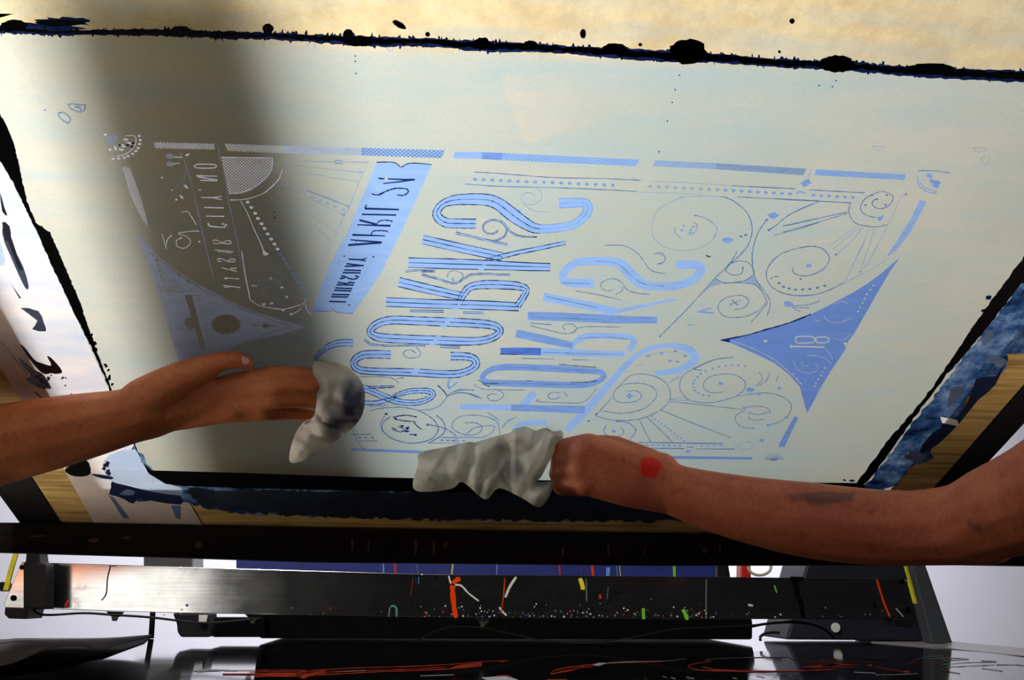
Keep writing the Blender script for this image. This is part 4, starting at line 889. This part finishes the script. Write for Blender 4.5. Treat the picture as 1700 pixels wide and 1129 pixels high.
def inside(p, pg):
    c = False; j = len(pg)-1
    for i in range(len(pg)):
        if (pg[i][1] > p[1]) != (pg[j][1] > p[1]) and p[0] < (pg[j][0]-pg[i][0])*(p[1]-pg[i][1])/(pg[j][1]-pg[i][1])+pg[i][0]: c = not c
        j = i
    return c
def edist(p, pg):
    b = 1e9; P = Vector(p)
    for i in range(len(pg)):
        a, c = Vector(pg[i]), Vector(pg[(i+1) % len(pg)]); t = max(0, min(1, (P-a).dot(c-a)/max(1e-9, (c-a).length_squared)))
        b = min(b, (P-(a+(c-a)*t)).length)
    return b
def rag(name, outline, depthf, label, foldang, seed, inkf, step=5.0):
    """crumpled cotton rag: a folded cloth surface with real thickness"""
    pg = [q for q in catmull(outline, 4, True)]
    xs = [p[0] for p in pg]; ys = [p[1] for p in pg]; pts = [Vector(p) for p in pg]
    nb = len(pts); y = min(ys); row = 0
    while y < max(ys):
        x = min(xs)+(row % 2)*step/2
        while x < max(xs):
            if inside((x, y), pg) and edist((x, y), pg) > step*.5: pts.append(Vector((x, y)))
            x += step
        y += step*.87; row += 1
    v, e, f, a, b, c = delaunay_2d_cdt(pts, [], [list(range(nb))], 1, 1e-4)
    vs = []; ink = []
    ca, sa = cos(foldang), sin(foldang)
    for p in v:
        s = (p.x*ca+p.y*sa); d = edist(p, pg)
        q = noise.noise(Vector((p.x*.014+seed, p.y*.014, seed)))*1.6
        fold = sin(s*.115+q*4.2)*.0042+noise.noise(Vector((p.x*.05, p.y*.05, seed)))*.005+abs(noise.noise(Vector((s*.06, seed, 2.))))*.006
        dd = depthf(p.x, p.y)-min(1, d/22.)*.014+fold
        vs.append(dep(p.x, p.y, dd)); ink.append(inkf(p.x, p.y))
    me = bpy.data.meshes.new('m'); me.from_pydata(vs, [], f); me.update()
    for p in me.polygons: p.use_smooth = True
    at = me.attributes.new('haze', 'FLOAT', 'POINT')
    for i, k in enumerate(ink): at.data[i].value = k
    o = link(name, me, M['rag'], origin=vs[0])
    s = o.modifiers.new('thick', 'SOLIDIFY'); s.thickness = .0016; s.offset = 0
    s = o.modifiers.new('sub', 'SUBSURF'); s.levels = 1; s.render_levels = 1
    tag(o, label, 'rag'); return o
def g(x, y, cx, cy, rx, ry): return max(0, 1-((x-cx)/rx)**2-((y-cy)/ry)**2)
rag('cleaning_rag', [(521,600),(562,602),(592,622),(606,652),(601,690),(580,716),(545,740),(512,762),(482,768),(484,738),(500,704),(522,690),(524,650)],
    lambda x, y: .803-.00022*max(0, y-640)*.3+(.018 if y > 700 else 0), 'crumpled white rag with navy ink over the fingertips of the left hand', -.9, 3.1,
    lambda x, y: min(.85, (.75+.7*noise.noise(Vector((x*.07, y*.05, 0))))*(1.3*g(x, y, 586, 668, 30, 46)+1.1*g(x, y, 556, 705, 20, 26))))
rag('cleaning_rag', [(696,752),(740,742),(790,730),(826,716),(858,700),(905,704),(930,712),(934,728),(914,762),(900,790),(893,800),(920,802),(898,842),(868,828),(828,810),(806,830),(768,800),(750,812),(692,816),(686,796),(694,770)],
    lambda x, y: .915-.0001*(y-720)-(.012 if x > 850 else 0), 'crumpled greyish white rag clutched in the right-hand fist', .5, 8.4,
    lambda x, y: min(.6, .5*g(x, y, 850, 782, 26, 24)+.9*g(x, y, 915, 708, 14, 12)))
# ================================================================== press parts behind and below the screen
def poly3(pts, th, mat, name, parent, bevel=0): return link(name, slab(pts, th, bevel), mat, parent)
YR = 1.075
link('hinge_rail', pslab([(-260,866),(110,868),(500,876),(1210,886),(1700,896),(1990,900),(1990,943),(1625,937),(1100,938),(500,932),(230,923),(-260,909)], YR, .05, .0015), M['rust'], press)
# reddish ink marks on the rail
for k, (x, y, w_, h_) in enumerate([(585,905,5,26),(612,906,4,20),(690,908,6,30),(720,910,5,26),(740,905,8,10),(935,915,4,18),(1010,912,5,22),(1070,915,4,16),(1170,914,9,12),(1195,910,5,18),(155,897,20,8),(60,890,30,3),(330,905,14,12),(210,893,14,5)]):
    bmx = bmesh.new(); n_ = 9; rr = random.Random(k)
    vs_ = [bmx.verts.new(atY(x+w_/2*cos(2*pi*i/n_)*rr.uniform(.7, 1.2), y+h_/2*sin(2*pi*i/n_)*rr.uniform(.7, 1.2), YR-.0006)) for i in range(n_)]
    bmx.faces.new(vs_); me = bpy.data.meshes.new('m'); bmx.to_mesh(me); bmx.free(); link('ink_mark', me, M['redrail'], press)
# ---- steel beam
YB = 1.30
beam = thing('steel_beam', 'long brushed steel crossbar splattered with ink drips, behind the screen', 'metal beam', atY(760, 1030, YB))
link('bar', pslab([(36,933),(300,941),(700,953),(1498,961),(1511,966),(1522,1028),(1100,1028),(700,1024),(300,1018),(9,1009),(6,1003)], YB, .035, .0008), M['beam'], beam)
for x in (690.5, 1173): link('seam', pslab([(x-1.4,953+(x-690)*.018),(x+.8,953+(x-690)*.018),(x+.6,1026+(x-690)*.004),(x-1.4,1026+(x-690)*.004)], YB-.0006, .001), M['press_dark'] if x < 1000 else M['greyink'], beam)
def disc(px, py, r, Y, mat, name, parent, th=.004, n=16, ry=None):
    return link(name, pslab([(px+r*cos(2*pi*i/n), py+(ry or r)*sin(2*pi*i/n)) for i in range(n)], Y, th), mat, parent)
for x, y, r in ((22,993,5),(36,942,4),(1498,965,4.5),(1508,1013,4.5)): disc(x, y, r, YB-.0012, M['black'], 'bolt_hole', beam, .002)
link('mounting_foot', pslab([(8,1008),(48,1010),(44,1028),(14,1027),(7,1020)], YB-.004, .05, .001), M['press_dark'], beam)
link('mounting_foot', pslab([(1484,1028),(1520,1028),(1514,1042),(1486,1040)], YB-.004, .05, .001), M['press_dark'], beam)
def drip(pts, w, mat, name='ink_drip', Y=YB-.0012, parent=beam):
    p = catmull([(x, y, w) for x, y in pts], 5); nn = offs(p, False); vs, fs = [], []
    for i, (x, y, ww) in enumerate(p):
        ww *= random.uniform(.8, 1.15)*(.7 if i in (0, len(p)-1) else 1)
        for s in (-.5, .5): vs.append(atY(x+nn[i][0]*ww*s, y+nn[i][1]*ww*s, Y))
    fs = [(2*i, 2*i+1, 2*i+3, 2*i+2) for i in range(len(p)-1)]
    me = mesh(vs, fs); o = link(name, me, mat, parent)
    sm = o.modifiers.new('thick', 'SOLIDIFY'); sm.thickness = .0008; return o
DR = [([(764,960),(752,970),(753,1000),(757,1026)],8,'orange'),([(745,956),(750,970),(765,972),(778,985),(795,998)],3,'whiteink'),([(857,958),(846,975),(839,992)],4,'whiteink'),([(838,960),(836,990),(832,1018)],1.5,'orange'),
      ([(829,1008),(833,1014),(841,1022)],3,'whiteink'),([(963,960),(967,972),(968,979)],7,'yellow'),([(996,987),(997,994)],4,'orange'),([(1068,1010),(1069,1028)],7,'green'),([(1134,1012),(1140,1024),(1140,1029)],6,'green'),
      ([(1286,972),(1290,984)],2.5,'green'),([(1010,975),(1008,995)],1.5,'greyink'),([(1456,962),(1468,1000),(1478,1024)],2,'orange'),([(973,960),(974,980),(974,998)],2,'greyink'),([(1320,962),(1324,985),(1331,1005),(1334,1026)],8,'black'),
      ([(1312,961),(1334,962)],10,'black'),([(108,1007),(113,998)],6,'redpaint'),([(183,940),(178,960),(176,985),(168,997)],1.4,'press_dark'),([(181,940),(193,940)],2,'press_dark'),([(722,955),(726,963)],3,'black'),([(648,1008),(652,1006),(658,1010),(658,1024)],3.5,'teal'),
      ([(647,1009),(645,1024)],3,'teal'),([(1243,1004),(1250,1006)],5,'whiteink'),([(1450,1000),(1456,1010)],4,'black'),([(695,958),(695,970)],3,'blueink'),([(1488,1010),(1500,1024)],1.2,'whiteink'),([(686,960),(682,990)],1,'redpaint')]
M['yellow'] = solid('yellow_ink', srgb(232,216,40), .5); M['green'] = solid('green_ink', srgb(120,190,40), .5); M['teal'] = solid('teal_ink', srgb(80,140,130), .5)
M['blueink'] = solid('blue_ink_spot', srgb(40,90,170), .5)
for p, w_, m_ in DR: drip(p, w_, M[m_])
rnd = random.Random(11)
for key, n_ in (('whiteink', 60), ('teal', 34), ('blueink', 22), ('redpaint', 14), ('greyink', 60), ('black', 26)):
    vs, fs = [], []
    for i in range(n_):
        x = rnd.uniform(700, 1190) if rnd.random() < .75 else rnd.uniform(220, 1490); y = 1024+(x-700)*.004-abs(rnd.gauss(0, 9)); y = min(y, 1025)
        if key in ('whiteink', 'greyink') and x < 500: continue
        r_ = rnd.uniform(.5, 1.7); s = len(vs)
        for k in range(6): vs.append(atY(x+r_*cos(k*pi/3), y+r_*sin(k*pi/3), YB-.0011))
        fs.append(tuple(range(s, s+6)))
    o = link('ink_speckles', mesh(vs, fs), M[key], beam); o['kind'] = 'stuff'
disc(310, 1005, 2.2, YB-.0014, M['blueink'], 'ink_speck', beam, .001)
# brackets and air line hung under the beam
for x, y in ((190,1020),(420,1024),(802,1030)):
    link('line_clip', pslab([(x-14,y-5),(x+14,y-4),(x+8,y+4),(x+4,y+5),(x+2,y+11),(x-4,y+11),(x-5,y+4)], YB+.004, .006), M['clip'], beam)
cable = link('air_hose', tube([atY(x, y, 1.297) for x, y in ((55,1012),(64,1019),(85,1021),(140,1018),(190,1021),(250,1025),(310,1032),(350,1034),(420,1028))], .0016), M['press_dark'], origin=atY(250,1025,1.297))
tag(cable, 'thin black hose sagging under the left end of the steel beam', 'hose')
cable2 = link('cable', tube([atY(x, y, 1.33) for x, y in ((690,1066),(720,1048),(760,1040),(802,1042),(850,1052),(900,1063),(960,1067),(1010,1064),(1065,1055),(1120,1044),(1200,1040),(1260,1037),(1320,1030))], .0012), M['clip'], origin=atY(760,1040,1.33))
tag(cable2, 'thin paint-spotted cable drooping under the middle of the steel beam', 'cable')
cable3 = link('cable', tube([atY(x, y, 1.35) for x, y in ((1240,1042),(1270,1036),(1310,1033),(1345,1036),(1370,1046),(1385,1060))], .002), M['press_dark'], origin=atY(1300,1036,1.35))
tag(cable3, 'dark cable looping below the right part of the steel beam', 'cable')
hook = link('wire_hook', tube([atY(x, y, 1.42) for x, y in ((1263,1064),(1262,1058),(1270,1052),(1284,1050),(1294,1051))], .0022), M['press_dark'], origin=atY(1263,1064,1.42))
tag(hook, 'curved dark wire hook in front of the white wall under the beam', 'hook')
# dark post; its lower part stands in for a reflection on the beam
o = link('post_and_reflection', pslab([(43,914),(64,915),(66,934),(75,936),(75,1012),(38,1010),(38,936),(42,932)], 1.255, .03, .002), M['press_dark']); tag(o, 'dark upright steel post with its dark reflection on the steel beam', 'support')
o = link('grey_tube', tube([atY(66, 905, 1.36), atY(63, 940, 1.36)], .0035), M['clip']); o.name = 'steel_tube'; tag(o, 'short grey steel tube behind the left end of the beam', 'tube')
for pts, lab in (([(29,908),(17,948),(9,980)], 'bright yellow strap at the left end of the steel beam'), ([(1504,940),(1512,968),(1521,1002)], 'paint-smeared yellow strap at the right end of the steel beam')):
    w_ = 8 if pts[0][0] < 100 else 4; y_ = YB-.003
    q = [atY(x-w_/2, y, y_) for x, y in pts]+[atY(x+w_/2, y, y_) for x, y in pts[::-1]]
    o = link('strap', slab(q, (0, .003, 0)), M['strap']); tag(o, lab, 'strap')
o = link('knob', pslab([(3+7*cos(k*pi/6)*1., 974+8*sin(k*pi/6)) for k in range(12)], YB+.004, .02), M['press_dark']); tag(o, 'small black knob at the left end of the beam', 'knob')
# blue splattered panel and dark machine body behind the beam
YP = 1.5
panel = link('blue_panel', pslab([(392,905),(1190,920),(1186,975),(392,965)], YP, .02, .001), M['bluepanel']); tag(panel, 'blue ink-splattered panel showing above the steel beam', 'panel')
for x0, x1, m_, w_ in ((692,694,'greyink',3),(753,749,'yellow2',4),(826,824,'lilac',3),(1300*.0+965,966,'purple',4),(982,985,'orange',6),(1027,1031,'yellow2',2),(1022,1026,'teal',2),(1119,1120,'green',7),(636,637,'lightblue',3),(655,657,'redpaint',4),(1012,1006,'lightblue',8),(928,930,'redpaint',4)):
    drip([(x0, 925), (x1, 962)] if w_ < 8 else [(x0-2, 942), (x1+3, 956)], w_, M[m_], 'ink_drip', YP-.001, panel)
body_ = thing('machine_housing', 'black steel cabinet filling the gap under the steel beam', 'housing', atZ(850, 1062, -.085))
link('casing', pslab([(432,958),(1215,966),(1250,1030),(1250,1062),(430,1060)], YP+.03, .3, .004), M['black'], body_)
link('motor_block', pslab([(286,1018),(345,1018),(345,1026),(352,1052),(348,1058),(300,1058),(294,1050),(293,1036)], 1.45, .06, .003), M['press_dark'], body_)
link('motor_block', pslab([(344,1026),(440,1026),(440,1058),(352,1058)], 1.49, .06, .003), M['black'], body_)
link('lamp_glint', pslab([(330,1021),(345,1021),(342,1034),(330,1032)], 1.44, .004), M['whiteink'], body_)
# right-hand stand and slanted post
o = link('machine_stand', pslab([(1343,925),(1505,935),(1545,960),(1560,1064),(1306,1062)], 1.56, .12, .004), M['navy_dark']); tag(o, 'dark navy machine stand behind the right end of the beam', 'stand')
disc(1388, 1042, 7, 1.555, M['whiteink'], 'white_cap', o, .004, ry=8)
o = link('slanted_post', pslab([(1512,930),(1534,930),(1582,1068),(1548,1068)], 1.50, .03, .002), M['greypost']); tag(o, 'slanted grey steel post beside the white wall on the right', 'post')
o = link('table_leg', tube([atY(254, 1012, 1.6), atY(251, 1060, 1.6)], .0045), M['rust']); o.name = 'thin_post'; tag(o, 'thin rusty upright post below the left part of the beam', 'post')
o = link('wall_cabinet', pslab([(238,905),(320,905),(320,960),(238,960)], 2.6, .12, .004), M['greywall']); tag(o, 'grey box seen far behind above the left part of the beam', 'box')
o = link('tape_roll', tube([atY(1261+19*cos(t*pi/8), 941+14*sin(t*pi/8), 1.62) for t in range(17)], .0026, sub=2), M['cream']); tag(o, 'cream roll of tape standing behind the right part of the beam', 'tape roll')
o = link('red_bottle', pslab([(1231,925),(1246,925),(1248,965),(1230,965)], 1.66, .03, .003), M['redpaint']); tag(o, 'small red container beside the cream tape roll', 'container')
o = link('black_clamp', pslab([(1190,920),(1207,920),(1210,940),(1214,965),(1192,965)], 1.6, .02, .002), M['press_dark']); tag(o, 'black clamp between the blue panel and the red container', 'clamp')

# ---- bed with black film
ZT = -.082
bed = thing('printing_bed', 'shiny stainless steel printing bed at the bottom of the picture', 'printing bed', atZ(850, 1075, ZT))
e = [atZ(-700, 1049, ZT), atZ(250, 1053, ZT), atZ(1000, 1059, ZT), atZ(1470, 1060, ZT), atZ(1585, 1066, ZT), atZ(1700, 1077, ZT), atZ(2000, 1115, ZT), atZ(2250, 1400, ZT), atZ(850, 1900, ZT), atZ(-700, 1400, ZT)]
link('bed_plate', slab(e, (0, 0, -.02)), M['table'], bed)
link('bed_rim', slab([atZ(1420, 1064, ZT+.0004), atZ(1470, 1060.5, ZT+.0004), atZ(1585, 1066.5, ZT+.0004), atZ(1700, 1077.5, ZT+.0004), atZ(1990, 1114, ZT+.0004), atZ(1990, 1128, ZT+.0004), atZ(1700, 1090, ZT+.0004), atZ(1540, 1074, ZT+.0004)], (0, 0, .0012)), M['rim'], bed)
ZF = ZT+.002
fo = catmull([(225,1150),(262,1118),(300,1103),(330,1095),(368,1094),(390,1088),(480,1089),(700,1089),(900,1088),(1100,1085),(1300,1080),(1400,1074),(1480,1073),(1560,1078),(1640,1084),(1700,1092),(1800,1110)], 3)+[(2000,1300),(850,1700),(100,1400)]
filmo = thing('print_film', 'black film print with orange and white line drawing lying on the steel bed', 'film', atZ(850, 1110, ZF))
link('sheet', slab([atZ(x, y, ZF) for x, y in fo], (0, 0, -.0012)), M['film'], filmo)
def ink_line(bl, s, w, mat, name='drawn_line'):
    vs, fs = [], []
    for seg in s.split('|'):
        p = catmull([(x, y, w) for x, y in [q[:2] for q in conv(bl, seg)]], 5)
        if len(p) < 2: continue
        for i in range(len(p)-1):
            a, b = p[i], p[i+1]; h = w/2*random.uniform(.7, 1.2); k = len(vs)
            steep = abs(b[1]-a[1]) > abs(b[0]-a[0]); dx, dy = (h, 0) if steep else (0, h)
            vs += [atZ(a[0]-dx, a[1]-dy, ZF+.0004), atZ(b[0]-dx, b[1]-dy, ZF+.0004), atZ(b[0]+dx, b[1]+dy, ZF+.0004), atZ(a[0]+dx, a[1]+dy, ZF+.0004)]
            fs.append((k, k+1, k+2, k+3))
    return link(name, mesh(vs, fs), M[mat], filmo)
def ink_area(bl, s, mat):
    for seg in s.split('|'): link('drawn_shape', mesh([atZ(*q[:2], ZF+.0005) for q in conv(bl, seg)], [tuple(range(len(seg.split())))]), M[mat], filmo)
BL['w'] = (240,900,4.93); BL['x'] = (500,1040,2.833); BL['y'] = (1100,1040,2.833)
ink_line('w', '400,1052 600,1046 700,1050 760,1050', 1.8, 'whiteink'); ink_line('w', '430,1056 520,1052 620,1048', 2.2, 'whiteink')
ink_line('w', '760,1050 1100,1048 1479,1052|860,1062 1200,1060 1479,1062', 1.2, 'orange'); ink_line('w', '640,1080 900,1080 1200,1074 1479,1080|900,1098 1200,1096 1479,1086', 2.4, 'orange')
ink_area('w', '920,1098 1010,1072 1240,1074 1230,1092 980,1100|1260,1110 1300,1096 1340,1100 1310,1118', 'orange')
ink_line('x', '0,209 250,196 450,190 600,184 700,178 850,166 975,160|0,235 200,222 400,212 600,205 700,200 850,186', 1.5, 'orange'); ink_line('x', '0,222 180,212 400,205 600,196 680,192|700,200 740,184 850,170|730,196 840,176', 1.2, 'orange')
ink_area('x', '690,200 740,182 850,166 850,186|0,228 60,224 60,232 0,240|930,168 960,158 975,162 945,170', 'orange'); ink_line('x', '100,216 300,207|560,232 720,227', .8, 'whiteink')
ink_line('x', '1172,223 1200,204 1290,188 1380,178 1500,172 1700,165|1172,223 1260,210 1300,195 1370,188|1205,216 1280,202 1330,186', 1.7, 'orange'); ink_area('x', '1370,182 1400,170 1440,172 1400,186', 'whiteink'); ink_line('x', '1440,172 1560,166 1700,163', 1.4, 'whiteink')
ink_area('x', '845,240 960,234 1020,250 1010,256 880,256', 'whiteink'); ink_line('x', '900,238 960,230 1000,244|1155,250 1250,250', 1.4, 'orange')
ink_line('y', '230,165 170,172 120,185 140,198 200,207 400,212 600,210 720,206 820,201|190,190 250,203 400,209 560,210', 1.6, 'orange'); ink_line('y', '0,164 60,158 110,152|200,158 280,150 420,146 600,143|600,150 620,158', 1.1, 'greyink')
ink_area('y', '650,190 740,182 765,192 710,196|815,184 860,176 890,182|920,176 960,184 985,176 985,190|1120,216 1150,206 1165,218', 'orange'); ink_line('y', '620,150 700,165 800,172 860,178 920,180|740,160 860,165 1000,170|700,192 900,190|800,150 840,158|1000,190 1100,208 1160,215|1150,178 1180,170 1230,172|1270,180 1300,178|1310,206 1400,222', 1.0, 'orange')
ink_line('y', '960,146 1000,148 1060,146', 2.4, 'greyink'); ink_line('y', '1180,160 1250,142 1320,140|1250,152 1350,148 1440,154 1320,160|1320,180 1420,170 1570,166 1500,160|1340,190 1480,184 1560,180|1500,196 1560,204 1600,210|1570,180 1660,180 1700,184|900,215 1000,220|1000,228 1100,226 1200,222', 1.0, 'greyink')
ink_line('y', '0,235 20,240|40,240 60,246|110,238 150,246|330,242 350,246|440,232 480,240|520,240 540,236|590,230 610,236', 1.0, 'greyink')
# ---- lifted grey plastic sheet at the left
rows = [([(-120,1064),(0,1063),(30,1061),(100,1061),(180,1060),(250,1055)], 1.34, None), ([(-120,1078),(0,1072),(30,1068),(100,1066),(180,1063),(251,1056)], 1.12, None), ([(-120,1116),(0,1106),(35,1096),(75,1079),(105,1073.5),(135,1073),(165,1079),(200,1070),(251,1057)], .92, None)]
vs, fs = [], []
for pts, Y, _ in rows:
    q = catmull(pts, 24); m_ = 60
    for i in range(m_+1):
        x = -120+(251+120)*i/m_
        k = next((j for j in range(len(q)-1) if q[j][0] <= x <= q[j+1][0]), len(q)-2); t = (x-q[k][0])/max(1e-6, q[k+1][0]-q[k][0])
        vs.append(atY(x, q[k][1]+(q[k+1][1]-q[k][1])*min(1, max(0, t)), Y))
for r_ in range(2):
    for i in range(60): k = r_*61+i; fs.append((k, k+1, k+62, k+61))
me = mesh(vs, fs, True); o = link('plastic_sheet', me, M['curl']); s_ = o.modifiers.new('t', 'SOLIDIFY'); s_.thickness = .0012
tag(o, 'curling dark grey plastic sheet lifting off the steel bed at the left', 'plastic sheet')

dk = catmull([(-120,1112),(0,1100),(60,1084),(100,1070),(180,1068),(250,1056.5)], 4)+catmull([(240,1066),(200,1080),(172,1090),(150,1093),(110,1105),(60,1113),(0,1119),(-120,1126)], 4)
link('sheet_shadow', slab([atZ(x, y, ZT+.0015) for x, y in dk], (0, 0, -.0012)), M['black'], o)  # black slab standing in for the shadow under the lifted sheet
# ================================================================== the room
def struct(name, me, mat):
    o = link(name, me, mat); o['kind'] = 'structure'; return o
struct('wall_back', box(-4, 4, 3.5, 3.6, -1.0, 2.6), M['wall'])
struct('wall_left', box(-4.1, -4, -2.6, 3.6, -1.0, 2.6), M['wall2'])
struct('wall_right', box(4, 4.1, -2.6, 3.6, -1.0, 2.6), M['wall2'])
struct('wall_front', box(-4, 4, -2.7, -2.6, -1.0, 2.6), M['wall2'])
struct('floor', box(-4, 4, -2.6, 3.6, -1.1, -1.0), M['floor'])
struct('ceiling', box(-4, 4, -2.6, 3.6, 2.6, 2.7), M['ceil'])
wx0, wx1 = -2.85, -1.30
struct('window_1', box(wx0, wx1, -2.598, -2.59, -.26, .30), M['daylight'])
for a in ((wx0-.06, wx0, -2.6, -2.56, -.32, .36), (wx1, wx1+.06, -2.6, -2.56, -.32, .36), (wx0, wx1, -2.6, -2.56, .30, .36), (wx0, wx1, -2.6, -2.56, -.32, -.26), (-2.36, -2.22, -2.6, -2.56, -.26, .30)):
    struct('trim_1', box(*a), M['wall2'])
